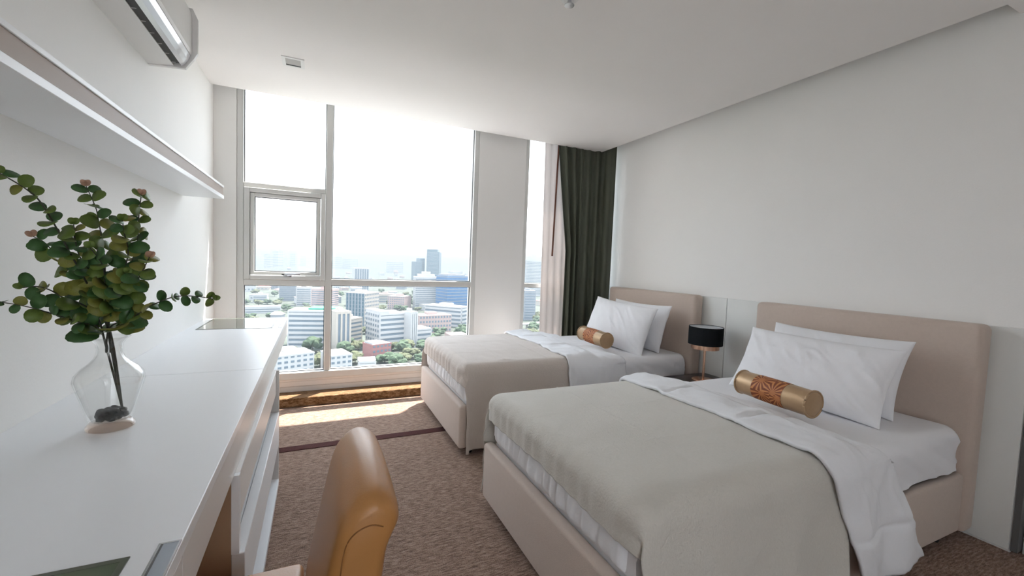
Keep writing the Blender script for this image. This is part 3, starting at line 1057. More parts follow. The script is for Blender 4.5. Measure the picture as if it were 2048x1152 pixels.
lc = (2.81, 2.385, 0.43)
t = empty('table_lamp', lc, 'copper table lamp with black drum shade between the beds', 'lamp')
mk('base', *lathe_vf([(0.085, 0.0), (0.085, 0.008), (0.080, 0.012), (0.012, 0.014)], lc, 40), M['copper'], t, smooth=True, angle=40)
mk('pole', *lathe_vf([(0.0095, 0.013), (0.0095, 0.36)], lc, 16), M['copper'], t, smooth=True, angle=40)
sh0, sh1, sr = 0.292, 0.432, 0.128
mk('collar', *lathe_vf([(0.104, sh0 - 0.036), (0.104, sh0 + 0.01), (0.101, sh0 + 0.01), (0.101, sh0 - 0.034), (0.012, sh0 - 0.034), (0.012, sh0 - 0.036)], lc, 48), M['copper'], t, smooth=True, angle=40)
shd = mk('lamp_shade', *lathe_vf([(sr, sh0), (sr, sh1), (sr - 0.003, sh1), (sr - 0.003, sh0)], lc, 56, False, False), M['shade'], t, smooth=True, angle=40)
WL[shd.name] = WL[t.name]
mk('shade_lining', *lathe_vf([(sr - 0.0035, sh0 + 0.004), (sr - 0.0035, sh1 - 0.004)], lc, 56, False, False), M['shade_in'], shd, smooth=True)
mk('diffuser', *lathe_vf([(sr - 0.005, sh1 - 0.016), (sr - 0.005, sh1 - 0.012)], lc, 56), M['shade_in'], shd, smooth=True, angle=40)
mk('power_cord', *tube_vf(spline([(2.86, 2.345, 0.437), (2.90, 2.31, 0.455), (2.95, 2.28, 0.450), (3.0, 2.27, 0.437), (3.03, 2.27, 0.434)], 16), 0.003, 6), M['leg'], t, smooth=True)


# ------------------------------------------------------------------ leather chair at the desk
def make_chair():
    ya_, yb_ = 0.850, 1.268
    t_ = empty('leather_chair', (-0.20, (ya_ + yb_) / 2, 0.0), 'tan leather upholstered chair pulled up to the desk', 'chair')
    # backrest: one profile (x, z) carried across the width, softened at both ends
    ctrl = [(-0.020, 0.40), (-0.012, 0.48), (0.004, 0.56), (0.020, 0.64), (0.034, 0.71), (0.046, 0.76), (0.062, 0.795), (0.086, 0.820), (0.115, 0.829), (0.142, 0.818),
            (0.160, 0.794), (0.163, 0.765), (0.151, 0.735), (0.140, 0.705), (0.134, 0.66), (0.126, 0.58), (0.116, 0.48), (0.108, 0.40)]
    pr = [(p.x, p.z) for p in spline([(x, 0, z) for x, z in ctrl], 64)]
    cx, cz = 0.085, 0.60
    loops = []
    wd = yb_ - ya_
    st_ = [0, 0.006, 0.02, 0.05, 0.09, 0.14, 0.2, 0.3, 0.4, 0.5, 0.6, 0.7, 0.8, 0.86, 0.91, 0.95, 0.98, 0.994, 1.0]
    for q in st_:
        e_ = min(q, 1 - q) * wd
        r_ = 0.034
        k = 1.0 if e_ >= r_ else math.sqrt(max(0.0, 1 - ((r_ - e_) / r_) ** 2))
        ins = 0.024 * (1 - k)
        crown = 0.018 * (1 - (2 * q - 1) ** 2) - 0.010
        L = []
        for n_, (x, z) in enumerate(pr):
            a = pr[max(0, n_ - 1)]
            b = pr[min(len(pr) - 1, n_ + 1)]
            tx, tz = b[0] - a[0], b[1] - a[1]
            l_ = math.hypot(tx, tz)
            nx, nz_ = -tz / l_, tx / l_
            wgt = max(0, min(1, (z - 0.55) / 0.25))
            L.append((x - nx * ins, ya_ + q * wd, z - nz_ * ins + crown * wgt))
        loops.append(L)
    mk('backrest', *loft_vf(loops), M['leather'], t_, smooth=True, angle=75)
    # sewn seam around the side panels
    sp_ = [(0.014, 0.42), (0.030, 0.56), (0.046, 0.66), (0.052, 0.71), (0.060, 0.742), (0.078, 0.762), (0.104, 0.770), (0.128, 0.762)]
    for yy, sg in ((ya_, -1), (yb_, 1)):
        pts = [(p.x, yy + sg * 0.0005, p.z) for p in spline([(x, 0, z) for x, z in sp_], 30)]
        mk('seam', *tube_vf(pts, 0.0014, 6), M['leather_seam'], t_, smooth=True)
    v, f = rbox_vf((-0.455, ya_ - 0.01, 0.365), (-0.022, yb_, 0.452), 0.020, 4)
    mk('seat', v, f, M['leather'], t_, smooth=True, angle=60)
    box('seat_frame', (-0.43, ya_ + 0.01, 0.33), (0.10, yb_ - 0.01, 0.366), M['wood_dark'], t_)
    for lx, dx in ((-0.42, 0.0), (0.06, 0.04)):
        for ly in (ya_ + 0.03, yb_ - 0.07):
            lp = [[(lx + dx + 0.02 + hh * i_, ly + 0.02 + hh * j_, z) for i_, j_ in ((-1, -1), (1, -1), (1, 1), (-1, 1))] for z, hh in ((0.0, 0.013), (0.33, 0.02))]
            lp[1] = [(x - dx, y, z) for x, y, z in lp[1]]
            mk('leg', *loft_vf(lp), M['wood_dark'], t_)
    return t_


make_chair()

# ------------------------------------------------------------------ vase with eucalyptus
vc = (-0.522, 1.53, ZD)
t = empty('glass_vase', vc, 'clear glass vase with a rose-tinted foot on the desk', 'vase')


def flute(a, z):
    k = max(0.0, min(1.0, (0.115 - z) / 0.06)) * max(0.0, min(1.0, (z - 0.012) / 0.02))
    return 1 + 0.022 * k * (abs(math.sin(a * 7)) - 0.5)


po = [(0.050, 0.0), (0.053, 0.006), (0.050, 0.014), (0.046, 0.022), (0.052, 0.05), (0.063, 0.09), (0.072, 0.122), (0.076, 0.140), (0.073, 0.155), (0.060, 0.172), (0.044, 0.186), (0.033, 0.200), (0.028, 0.214), (0.027, 0.226), (0.030, 0.240), (0.038, 0.252), (0.046, 0.259)]
pi_ = [(r_ - 0.0035, z_) for r_, z_ in po[4:]]
prof = po[3:] + [(po[-1][0] - 0.002, po[-1][1] + 0.001)] + list(reversed(pi_)) + [(0.038, 0.024)]
mk('vase_body', *lathe_vf(prof, vc, 56, False, True, flute), M['vase'], t, smooth=True, angle=50)
mk('vase_foot', *lathe_vf([(0.046, 0.0), (0.053, 0.004), (0.053, 0.010), (0.047, 0.018), (0.044, 0.0215)], vc, 56), M['vase_base'], t, smooth=True, angle=50)
for k in range(22):
    a = k * 2.399
    rr = 0.034 * math.sqrt((k % 11 + 0.4) / 11) * (1 - 0.2 * (k // 11))
    zz = ZD + 0.034 + 0.014 * (k // 11)
    bm = bmesh.new()
    bmesh.ops.create_icosphere(bm, subdivisions=2, radius=1.0)
    pv = []
    for vv in bm.verts:
        c_ = vv.co
        s_ = 1 + 0.25 * noise.noise((c_.x * 1.5 + k, c_.y * 1.5, c_.z * 1.5))
        pv.append((vc[0] + rr * math.cos(a) + c_.x * 0.0105 * s_, vc[1] + rr * math.sin(a) + c_.y * 0.011 * s_, zz + c_.z * 0.0085 * s_))
    bm.verts.index_update()
    pf_ = [tuple(x.index for x in q.verts) for q in bm.faces]
    bm.free()
    o = mk('pebble', pv, pf_, M['pebble'], smooth=True)
    tag(o, 'small black pebble lying in the bottom of the glass vase', 'pebble', 'black pebbles in the vase')

STEMS = [
    [(-0.532, 1.53, 1.111), (-0.562, 1.497, 1.222), (-0.575, 1.464, 1.286), (-0.587, 1.431, 1.349), (-0.599, 1.397, 1.404), (-0.616, 1.377, 1.431), (-0.656, 1.377, 1.46)],
    [(-0.536, 1.53, 1.116), (-0.572, 1.542, 1.177), (-0.608, 1.554, 1.228), (-0.647, 1.566, 1.283), (-0.671, 1.576, 1.31), (-0.691, 1.576, 1.323)],
    [(-0.547, 1.53, 1.082), (-0.568, 1.5, 1.097), (-0.587, 1.47, 1.115), (-0.616, 1.44, 1.137), (-0.625, 1.411, 1.149), (-0.649, 1.392, 1.16), (-0.678, 1.392, 1.166)],
    [(-0.547, 1.53, 1.111), (-0.574, 1.518, 1.146), (-0.607, 1.506, 1.166), (-0.625, 1.494, 1.185), (-0.645, 1.484, 1.195), (-0.672, 1.484, 1.192)],
    [(-0.532, 1.53, 1.121), (-0.537, 1.505, 1.209), (-0.561, 1.48, 1.273), (-0.561, 1.455, 1.326), (-0.562, 1.454, 1.357)],
    [(-0.529, 1.53, 1.121), (-0.533, 1.542, 1.255), (-0.542, 1.554, 1.317), (-0.554, 1.566, 1.379), (-0.563, 1.576, 1.413), (-0.582, 1.576, 1.469)],
    [(-0.525, 1.53, 1.121), (-0.487, 1.555, 1.236), (-0.474, 1.58, 1.317), (-0.477, 1.605, 1.394), (-0.471, 1.606, 1.46)],
    [(-0.517, 1.53, 1.121), (-0.47, 1.497, 1.277), (-0.466, 1.464, 1.342), (-0.466, 1.454, 1.375)],
    [(-0.517, 1.53, 1.121), (-0.465, 1.484, 1.183), (-0.425, 1.437, 1.233), (-0.402, 1.423, 1.28)],
    [(-0.518, 1.53, 1.082), (-0.47, 1.522, 1.106), (-0.425, 1.514, 1.141), (-0.371, 1.506, 1.167), (-0.321, 1.499, 1.17), (-0.275, 1.499, 1.162)],
    [(-0.528, 1.53, 1.10), (-0.520, 1.50, 1.18), (-0.512, 1.47, 1.25), (-0.530, 1.45, 1.30)],
    [(-0.522, 1.53, 1.10), (-0.500, 1.49, 1.16), (-0.475, 1.46, 1.20), (-0.455, 1.44, 1.235)],
]


def leaf_mesh(k):
    """a round cupped leaf, base at the origin, blade along +x, upper face +z"""
    n = 14
    vs_, fs_ = [], []
    for side, th in ((0, 0.010), (1, -0.010)):
        vs_.append((0.52, 0, th + 0.02))
        for j in range(n):
            a = 2 * PI * j / n
            r_ = 0.5
            x = 0.5 + r_ * math.cos(a) * (1.0 if math.cos(a) < 0 else 1.02 + 0.06 * k)
            y = r_ * math.sin(a) * (0.92 - 0.10 * k)
            z = 0.13 * (y * y * 4) * (0.7 if k else 1) - 0.10 * (x - 0.3) ** 2 + 0.03
            vs_.append((x, y, z + th * 0.3))
    m_ = n + 1
    for j in range(n):
        a_, b_ = 1 + j, 1 + (j + 1) % n
        fs_.append((0, a_, b_))
        fs_.append((m_, m_ + b_, m_ + a_))
        fs_.append((a_, m_ + a_, m_ + b_, b_))
    me = bpy.data.meshes.new('leaf')
    me.from_pydata(vs_, [], fs_)
    me.update()
    for p in me.polygons:
        p.use_smooth = True
    return me


LM = []
for k, mm in enumerate(('leaf', 'leaf_b', 'leaf_c', 'bud')):
    me = leaf_mesh(k % 2)
    me.materials.append(M[mm])
    LM.append(me)
pl = empty('eucalyptus_bouquet', (vc[0], vc[1], ZD + 0.03), 'leafy green eucalyptus branches standing in the glass vase', 'plant')
rnd = random.Random(21)
PB = WL[pl.name]


def place_leaf(stem, pos, dirv, nrm, size, mesh):
    X = dirv.normalized()
    Y = nrm.cross(X).normalized()
    Z = X.cross(Y)
    o_ = bpy.data.objects.new('leaf', mesh)
    link(o_, stem)
    p = pos - PB
    o_.matrix_local = Matrix(((X.x * size, Y.x * size, Z.x * size, p.x), (X.y * size, Y.y * size, Z.y * size, p.y), (X.z * size, Y.z * size, Z.z * size, p.z), (0, 0, 0, 1)))


neck = Vector((vc[0], vc[1], ZD + 0.235))
for si, S in enumerate(STEMS):
    foot_ = Vector((vc[0] + 0.026 * math.cos(si * 2.1), vc[1] + 0.026 * math.sin(si * 2.1), ZD + 0.05))
    nk = neck + Vector((0.008 * math.cos(si * 1.3), 0.008 * math.sin(si * 1.3), 0))
    if si % 3 == 0:
        path = [foot_, nk] + [Vector(p) for p in S]
    else:
        path = [nk - Vector((0, 0, 0.02)), nk] + [Vector(p) for p in S]
    pts = spline(path, 10 * len(path))
    sm = mk('stem', *tube_vf(pts, 0.0027 if si % 3 == 0 else 0.0022, 6, 0.5), M['stem'], pl, smooth=True)
    L = spline(S, 200)
    acc = [0]
    for i in range(1, 200):
        acc.append(acc[-1] + (L[i] - L[i - 1]).length)
    tot = acc[-1]
    d = 0.018 + 0.01 * rnd.random()
    k = 0
    while d < tot:
        i = next(q for q in range(200) if acc[q] >= d)
        p = L[i]
        tg = (L[min(199, i + 2)] - L[max(0, i - 2)]).normalized()
        frac = d / tot
        size = (0.052 - 0.019 * frac) * (0.85 + 0.3 * rnd.random())
        if si in (2, 9):
            size *= 0.78
        sd_ = tg.cross(Vector((0.25, 1, 0.1))).normalized()
        ot = sd_.cross(tg).normalized()
        ph = k * PI / 2 + rnd.uniform(-0.5, 0.5)
        rad = sd_ * math.cos(ph) + ot * math.sin(ph)
        for sg in (1, -1):
            dv_ = (rad * sg + tg * rnd.uniform(0.1, 0.5) + Vector((0, 0, -0.1))).normalized()
            nr = (tg * 0.35 + Vector((0.25 + rnd.uniform(-.45, .45), -0.95 + rnd.uniform(-.3, .3), 0.15 + rnd.uniform(-.3, .3)))).normalized()
            place_leaf(sm, p, dv_, nr, size * rnd.uniform(0.85, 1.1), LM[rnd.choice((0, 0, 1, 1, 2))])
        d += size * rnd.uniform(0.56, 0.76) * (1.5 if si in (0, 2, 9) and frac > 0.35 else 1.0)
        k += 1
    for j in range(3):
        a = j * 2.1
        place_leaf(sm, L[-1], Vector((0.6 * math.cos(a), 0.6 * math.sin(a), 0.5)) + tg * 0.6, Vector((0.2, -0.8, 0.4)), 0.018, LM[3 if si in (1, 5, 6, 8) else 0])
# broad leaves hanging over the rim of the vase
for j in range(16):
    a = j * 2.399 + 0.4
    p = neck + Vector((0.02 * math.cos(a), 0.02 * math.sin(a), 0.028 + 0.06 * rnd.random()))
    dv_ = Vector((math.cos(a), math.sin(a), rnd.uniform(-0.15, 0.35)))
    place_leaf(sm, p, dv_, Vector((rnd.uniform(-.3, .3), -0.6, 0.7)), rnd.uniform(0.050, 0.066), LM[rnd.choice((0, 1, 1, 2))])

# ------------------------------------------------------------------ the city far below the windows
ZG = -74.7
M['ground'] = pmat('city_ground', (0.070, 0.079, 0.066), 0.95, var=0.55, vscale=0.03, spec=0.1)
M['b_white'] = pmat('building_white', (0.345, 0.345, 0.345), 0.7, var=0.05, vscale=0.2, spec=0.2)
M['b_cream'] = pmat('building_cream', (0.345, 0.313, 0.277), 0.7, var=0.05, vscale=0.2, spec=0.2)
M['b_pink'] = pmat('building_pink', (0.325, 0.246, 0.230), 0.7, var=0.08, vscale=0.2, spec=0.2)
M['b_grey'] = pmat('building_grey', (0.189, 0.205, 0.226), 0.7, var=0.08, vscale=0.2, spec=0.2)
M['b_blue'] = pmat('building_blue_glass', (0.032, 0.104, 0.219), 0.3, var=0.15, vscale=0.1)
M['b_dark'] = pmat('building_dark_glass', (0.026, 0.070, 0.100), 0.3, var=0.1, vscale=0.1)
M['b_glass'] = pmat('building_window_glass', (0.104, 0.136, 0.169), 0.3, var=0.15, vscale=0.3)
M['b_red'] = pmat('roof_red', (0.261, 0.125, 0.120), 0.8, var=0.1, vscale=0.3, spec=0.2)
M['b_green'] = pmat('roof_green', (0.053, 0.219, 0.157), 0.8, var=0.1, vscale=0.3, spec=0.2)
M['b_roof'] = pmat('roof_pale', (0.286, 0.277, 0.268), 0.8, var=0.15, vscale=0.3, spec=0.2)
M['tree'] = pmat('tree_foliage', (0.049, 0.070, 0.044), 0.9, var=0.5, vscale=0.5, spec=0.1)
M['tree_b'] = pmat('tree_foliage_yellowish', (0.075, 0.082, 0.048), 0.9, var=0.4, vscale=0.5, spec=0.1)
M['trunk'] = pmat('tree_trunk', (0.063, 0.048, 0.032), 0.9)

g = mk('ground', [(-5000, 60, ZG), (9000, 60, ZG), (9000, 14000, ZG), (-5000, 14000, ZG)], [(0, 1, 2, 3)], M['ground'])
tag(g, label='hazy city ground stretching to the horizon', kind='structure')


def building(lx, ly, rx, ry, depth, h, label, wall='b_white', style='bands', roof='b_roof', floors=None, band='b_glass', top=None, name='office_building', left=None, tops=()):
    """front facade from (lx, ly) to (rx, ry) on the ground, built backwards by depth"""
    a, b = Vector((lx, ly, 0)), Vector((rx, ry, 0))
    wdt = (b - a).length
    o = empty(name, ((lx + rx) / 2, (ly + ry) / 2, ZG), label, 'building', 'city buildings')
    o.rotation_euler = (0, 0, math.atan2(ry - ly, rx - lx))
    hw = wdt / 2
    nf = floors or max(2, round(h / 3.6))
    fh = h / nf
    L = dict(local=True)
    if style == 'bands':
        # glazed core with a projecting spandrel at every floor
        mk('glazed_core', *box_vf((-hw + 0.4, 0.4, 0), (hw - 0.4, depth - 0.4, h - 0.3)), M[band], o, **L)
        for k in range(nf):
            z0 = k * fh
            mk('spandrel', *box_vf((-hw, 0, z0), (hw, depth, z0 + fh * 0.52)), M[wall], o, **L)
        mk('parapet', *box_vf((-hw, 0, h - 1.4), (hw, depth, h)), M[wall], o, **L)
        for sx in (-1, 1):
            mk('corner_pier', *box_vf((sx * hw - 1.0 if sx > 0 else -hw, -0.05, 0), (hw if sx > 0 else -hw + 1.0, 2, h)), M[wall], o, **L)
    elif style == 'fins':
        mk('glazed_core', *box_vf((-hw + 0.4, 0.4, 0), (hw - 0.4, depth - 0.4, h - 0.3)), M[band], o, **L)
        n = max(3, round(wdt / 4.5))
        for k in range(n + 1):
            x = -hw + wdt * k / n
            mk('fin', *box_vf((x - 0.7, -0.1, 0), (x + 0.7, depth + 0.1, h)), M[wall], o, **L)
        mk('parapet', *box_vf((-hw, 0, h - 2), (hw, depth, h)), M[wall], o, **L)
    elif style == 'glass':
        mk('tower_body', *box_vf((-hw, 0, 0), (hw, depth, h)), M[wall], o, **L)
        for k in range(nf):
            z0 = (k + 0.5) * fh
            mk('floor_line', *box_vf((-hw - 0.1, -0.12, z0), (hw + 0.1, depth + 0.1, z0 + fh * 0.22)), M[band], o, **L)
    else:
        mk('wall', *box_vf((-hw, 0, 0), (hw, depth, h)), M[wall], o, **L)
        n = max(3, round(wdt / 3.4))
        wm = None
        for k in range(nf):
            for j in range(n):
                x = -hw + wdt * (j + 0.5) / n
                z0 = (k + 0.35) * fh
                if wm is None:
                    wo_ = mk('window', *box_vf((-wdt / n * 0.28, -0.12, 0), (wdt / n * 0.28, 0.1, fh * 0.45)), M[band], o, **L)
                    wm = wo_.data
                else:
                    wo_ = bpy.data.objects.new('window', wm)
                    link(wo_, o)
                wo_.location = (x, 0, z0)
        mk('parapet', *box_vf((-hw - 0.2, -0.2, h - 0.9), (hw + 0.2, depth + 0.2, h)), M[wall], o, **L)
    if left:
        # facade of the left flank
        lst, lmat, lwin = left
        if lmat:
            mk('flank_wall', *box_vf((-hw - 0.3, 0.1, 0), (-hw + 0.2, depth - 0.1, h - 0.2)), M[lmat], o, **L)
        n = max(3, round(depth / 4.0))
        wm = None
        for k in range(nf):
            for j in range(n):
                if wm is None:
                    wo_ = mk('window', *box_vf((-0.45, -depth / n * 0.27, 0), (0.1, depth / n * 0.27, fh * (0.5 if lst == 'punched' else 0.9))), M[lwin], o, **L)
                    wm = wo_.data
                else:
                    wo_ = bpy.data.objects.new('window', wm)
                    link(wo_, o)
                wo_.location = (-hw, depth * (j + 0.5) / n, (k + 0.3) * fh if lst == 'punched' else k * fh)
    mk('roof', *box_vf((-hw + 0.6, 0.6, h - 0.4), (hw - 0.6, depth - 0.6, h + 0.05)), M[roof], o, **L)
    if top is None:
        mk('roof_house', *box_vf((-hw * 0.35, depth * 0.35, h), (hw * 0.25, depth * 0.8, h + 2.6)), M[wall], o, **L)
    for (x0, x1, y0, y1, z1, mm) in tops:
        mk('upper_block', *box_vf((x0 * hw, y0 * depth, h), (x1 * hw, y1 * depth, h + z1)), M[mm], o, **L)
    return o


# nearest white blocks
building(-21.1, 388.0, 15.0, 379.0, 24, 31.2, 'white banded office block with a green roof seen through the window', floors=8, tops=((-0.2, 0.9, 0.15, 0.85, 1.6, 'b_green'),), top=1)
building(15.2, 358.0, 25.2, 361.5, 16, 33.0, 'cream stair tower in front of the green-roofed office block', 'b_cream', 'fins', left=('bands', 'b_white', 'b_glass'))
building(48.5, 366.0, 71.9, 374.0, 26, 29.6, 'pale blue-shaded office block with wrap-around window bands', floors=7, left=('punched', 'b_white', 'b_glass'), tops=((-1, -0.3, 0, 1, 2.2, 'b_white'),), top=1)
building(75.0, 366.0, 80.5, 369.0, 12, 31.0, 'slim white lift tower at the right of the blue-shaded block', style='fins')
building(27.2, 396.7, 38.9, 408.3, 16, 21.9, 'cream stepped building tucked between the two white blocks', 'b_cream', floors=6)
# middle distance
building(48.1, 485.7, 66.1, 509.1, 23, 37.3, 'cream corner tower with a grid of windows and a grey-blue flank', 'b_cream', 'punched', floors=9, left=('fins', 'b_grey', 'b_dark'))
building(138.6, 657.3, 175.0, 654.3, 26, 50.0, 'tall white stepped apartment tower in front of the dark tower', floors=17, tops=((-0.7, 0.7, 0.2, 0.8, 4, 'b_white'), (-0.35, 0.35, 0.3, 0.7, 8, 'b_white')), top=1)
building(175.7, 608.3, 219.1, 623.0, 30, 54.0, 'blue glass office building at the right edge of the window', 'b_blue', 'glass', floors=12, band='b_grey', tops=((-0.9, 0.5, 0.1, 0.9, 2.5, 'b_grey'),), top=1)
building(117.3, 500.5, 152.6, 466.7, 20, 23.4, 'long white five-storey block below the blue glass building', floors=5)
building(96.6, 433.0, 132.3, 438.6, 20, 18.7, 'low pinkish block in front of the long white block', 'b_pink', 'punched', floors=4)
building(81.5, 380.8, 97.9, 386.2, 20, 13.5, 'flat white-roofed hall among the trees at the right', roof='b_white', floors=3, name='hall', top=1)
building(157.0, 440.0, 167.0, 438.0, 20, 17, 'narrow grey block behind the trees at the right window edge', 'b_grey', floors=5)
building(111.0, 369.9, 128.0, 370.7, 16, 9, 'small pink low house among trees above the far bed', 'b_pink', 'punched', floors=2, name='low_house', top=1)
# foreground roofs
building(38.5, 327.9, 53.3, 334.4, 14, 11.3, 'red-walled house with a white roof among the trees', 'b_red', 'punched', roof='b_white', floors=3, name='red_house', top=1, tops=((-0.9, 0.3, 0.1, 0.9, 1.2, 'b_white'),))
building(8.5, 287.5, 21.8, 291.2, 20, 13.4, 'white school-like block at the bottom of the window', style='punched', roof='b_cream', floors=4, top=1)
building(25.9, 295.3, 37.3, 294.7, 14, 7.0, 'small white round-cornered hall at the bottom of the window', name='small_hall', floors=2, roof='b_white', top=1)
building(-21.2, 284.8, -0.7, 292.7, 18, 15.5, 'grey-white apartment block at the bottom left behind the desk', 'b_white', 'punched', floors=5, roof='b_cream')
# left background
building(-82.0, 620.3, -41.5, 626.1, 14, 9.0, 'long low building with a pink roof at the left', roof='b_pink', floors=3, top=1)
building(-89.1, 758.2, -69.6, 757.5, 16, 13.1, 'small white clinic-like building at the far left', floors=4)
building(-55.4, 789.8, -30.5, 789.3, 18, 25.5, 'grey striped office slab below the casement', 'b_grey', floors=8)
building(-27.4, 711.0, -7.0, 709.8, 22, 28.6, 'white balcony apartment block below the casement', floors=9)
building(-6.7, 682.4, 19.7, 667.2, 22, 28.6, 'pinkish balcony apartment block beside the window mullion', 'b_pink', floors=9, roof='b_red')
building(-1.0, 553.1, 17.6, 550.4, 20, 9.5, 'low house with a bright red roof beside the mullion', 'b_white', 'punched', roof='b_red', floors=3, name='low_house', top=1)
# right background
building(74.6, 966.8, 103.5, 969.1, 24, 53.7, 'tall pale ribbed tower rising above the transom', 'b_white', 'fins', top=1)
building(320.3, 1353.6, 356.6, 1335.9, 34, 104.0, 'tallest dark blue glass tower on the skyline', 'b_dark', 'glass', floors=26, band='b_grey', top=1, tops=((-1, 0.7, 0, 1, 8, 'b_dark'),))
building(281.4, 1343.7, 304.9, 1349.7, 24, 70.9, 'lower blue-grey tower left of the tallest dark tower', 'b_dark', 'glass', floors=18, band='b_grey', top=1)
building(300.5, 1368.4, 319.0, 1372.6, 24, 82.0, 'blue-grey tower leaning against the tallest dark tower', 'b_dark', 'glass', floors=20, band='b_grey', top=1)
building(96.1, 751.6, 124.3, 750.6, 24, 15.4, 'low cream block with an orange roof in the middle distance', 'b_cream', roof='b_red', floors=4)
building(98.5, 661.7, 120.7, 646.5, 26, 19.9, 'mauve apartment block left of the white stepped tower', 'b_pink', 'punched', floors=6)
building(48.2, 706.4, 65.9, 705.4, 20, 29.0, 'white balcony block just right of the mullion', floors=9)
building(203.4, 747.8, 215.3, 747.4, 16, 44.3, 'pale slab between the stepped tower and the blue building', floors=12)
building(78.0, 541.4, 95.8, 538.7, 20, 8.2, 'white villa with terraces in the middle distance', name='villa', floors=2)
# narrow window
building(453.7, 906.2, 501.0, 908.0, 34, 86.0, 'tall pale stepped tower seen through the narrow window', 'b_white', floors=24, tops=((-0.75, 0.75, 0.1, 0.9, 8, 'b_white'), (-0.4, 0.45, 0.2, 0.8, 15, 'b_white')), top=1)
building(256.9, 514.8, 273.3, 512.3, 24, 40.3, 'pale blue block at the foot of the narrow window view', 'b_grey', floors=11)
building(168.8, 332.8, 185.2, 333.3, 20, 6.0, 'white flat roofs at the bottom of the narrow window', roof='b_white', floors=2, name='low_house', top=1)
# distant skyline
for (lx, ly, rx, ry, d_, h_) in ((-234.4, 2699.3, -221.1, 2715.4, 40, 77.4), (-214.6, 2963.9, -189.8, 2997.9, 40, 97.8), (-138.6, 3371.1, -108.5, 3417.9, 40, 84.6),
                                 (-70.8, 3476.5, -11.0, 3569.5, 60, 73.5), (-366.5, 3336.1, -326.4, 3407.7, 60, 60), (110.5, 2873.3, 147.4, 2913.4, 40, 74.9),
                                 (198.9, 2969.4, 253.2, 3028.4, 60, 65.3), (379.0, 2374.7, 440.8, 2419.3, 50, 59.9), (565.2, 1876.3, 621.2, 1901.5, 30, 30), (43.7, 1119.2, 76.1, 1124.6, 30, 14)):
    building(lx, ly, rx, ry, d_, h_, 'faint distant tower on the hazy skyline', 'b_white', 'glass', floors=6, band='b_grey', name='distant_tower', top=1)['group'] = 'distant skyline towers'


# trees ----------------------------------------------------------------
def tree_meshes(k):
    r_ = random.Random(k)
    parts = []
    for q in range(9):
        bm = bmesh.new()
        bmesh.ops.create_icosphere(bm, subdivisions=2, radius=1.0)
        a = q * 2.399
        rr = 0.0 if q == 0 else 0.55
        cx, cy, cz = rr * math.cos(a), rr * math.sin(a), 0.95 + 0.3 * r_.uniform(-1, 1)
        s_ = 0.62 if q == 0 else r_.uniform(0.36, 0.52)
        vv = []
        for v_ in bm.verts:
            c_ = v_.co
            n_ = 1 + 0.45 * noise.noise((c_.x * 3 + q, c_.y * 3 + k, c_.z * 3))
            vv.append((cx + c_.x * s_ * n_, cy + c_.y * s_ * n_, cz + c_.z * s_ * 0.8 * n_))
        bm.verts.index_update()
        ff = [tuple(x.index for x in p.verts) for p in bm.faces]
        bm.free()
        parts.append((vv, ff))
    v_, f_ = joinvf(parts)
    me = bpy.data.meshes.new('crown')
    me.from_pydata(v_, [], f_)
    me.update()
    me.materials.append(M['tree'] if k % 3 else M['tree_b'])
    tv, tf = tube_vf([(0, 0, 0), (0.02, 0, 0.4), (0, 0.02, 0.8)], 0.06, 6, 0.6)
    mt_ = bpy.data.meshes.new('trunk')
    mt_.from_pydata(tv, [], tf)
    mt_.update()
    mt_.materials.append(M['trunk'])
    return me, mt_


TM = [tree_meshes(k) for k in range(5)]
TREES = [(-15, 342, 9), (-11, 355, 8), (-2, 366, 9), (3, 351, 11), (7, 373, 8), (-6, 332, 7), (-20, 340, 7), (21, 347, 8), (26, 340, 8), (32, 351, 8), (37, 342, 9), (37, 315, 8), (18, 362, 7), (56, 330, 10), (64, 343, 9), (70, 357, 8), (46, 316, 8), (57, 316, 10), (67, 327, 8), (77, 345, 10), (87, 364, 9), (99, 370, 9), (108, 385, 9), (120, 393, 9), (132, 405, 9), (142, 411, 9), (83, 355, 8), (27, 385, 6), (32, 368, 7), (114, 417, 8), (101, 398, 8), (132, 360, 9), (109, 348, 9), (3, 316, 8), (0, 318, 8), (26, 320, 7), (42, 300, 8), (52, 298, 8), (-33, 484, 7), (-69, 563, 8), (-58, 562, 8), (-46, 560, 8), (-40, 586, 7), (4, 504, 7), (11, 475, 8), (45, 444, 7), (112, 576, 8), (114, 536, 8), (95, 496, 8), (109, 703, 8), (89, 648, 7), (140, 720, 8), (62, 544, 7), (-77, 720, 8), (-67, 735, 8), (-52, 713, 8), (-96, 740, 8), (5, 590, 8), (-11, 645, 8), (230, 453, 8), (266, 493, 8), (227, 427, 9), (258, 477, 8), (203, 386, 9), (205, 398, 8), (290, 531, 8), (180, 360, 8), (191, 361, 8)]
rt = random.Random(5)
for k in range(90):
    d_ = rt.uniform(420, 1000)
    b_ = rt.uniform(-0.13, 0.36)
    TREES.append((d_ * math.tan(b_), d_, rt.uniform(6, 9)))
for k in range(26):
    d_ = rt.uniform(300, 420)
    b_ = rt.uniform(-0.06, 0.34)
    TREES.append((d_ * math.tan(b_), d_, rt.uniform(5, 8)))
FOOT = [o_ for o_ in bpy.data.objects if o_.get('category') == 'building']
rects = []
for o_ in FOOT:
    xs = [c.dimensions for c in o_.children if c.type == 'MESH']
    wd = max(d.x for d in xs)
    dp = max(d.y for d in xs)
    rects.append((o_.location.x, o_.location.y, o_.rotation_euler.z, wd / 2, dp))


def free(x, y, r_):
    for (cx, cy, a, hw, dp) in rects:
        dx, dy = x - cx, y - cy
        lx = dx * math.cos(a) + dy * math.sin(a)
        ly = -dx * math.sin(a) + dy * math.cos(a)
        if -hw - r_ < lx < hw + r_ and -r_ < ly < dp + r_:
            return False
    return True


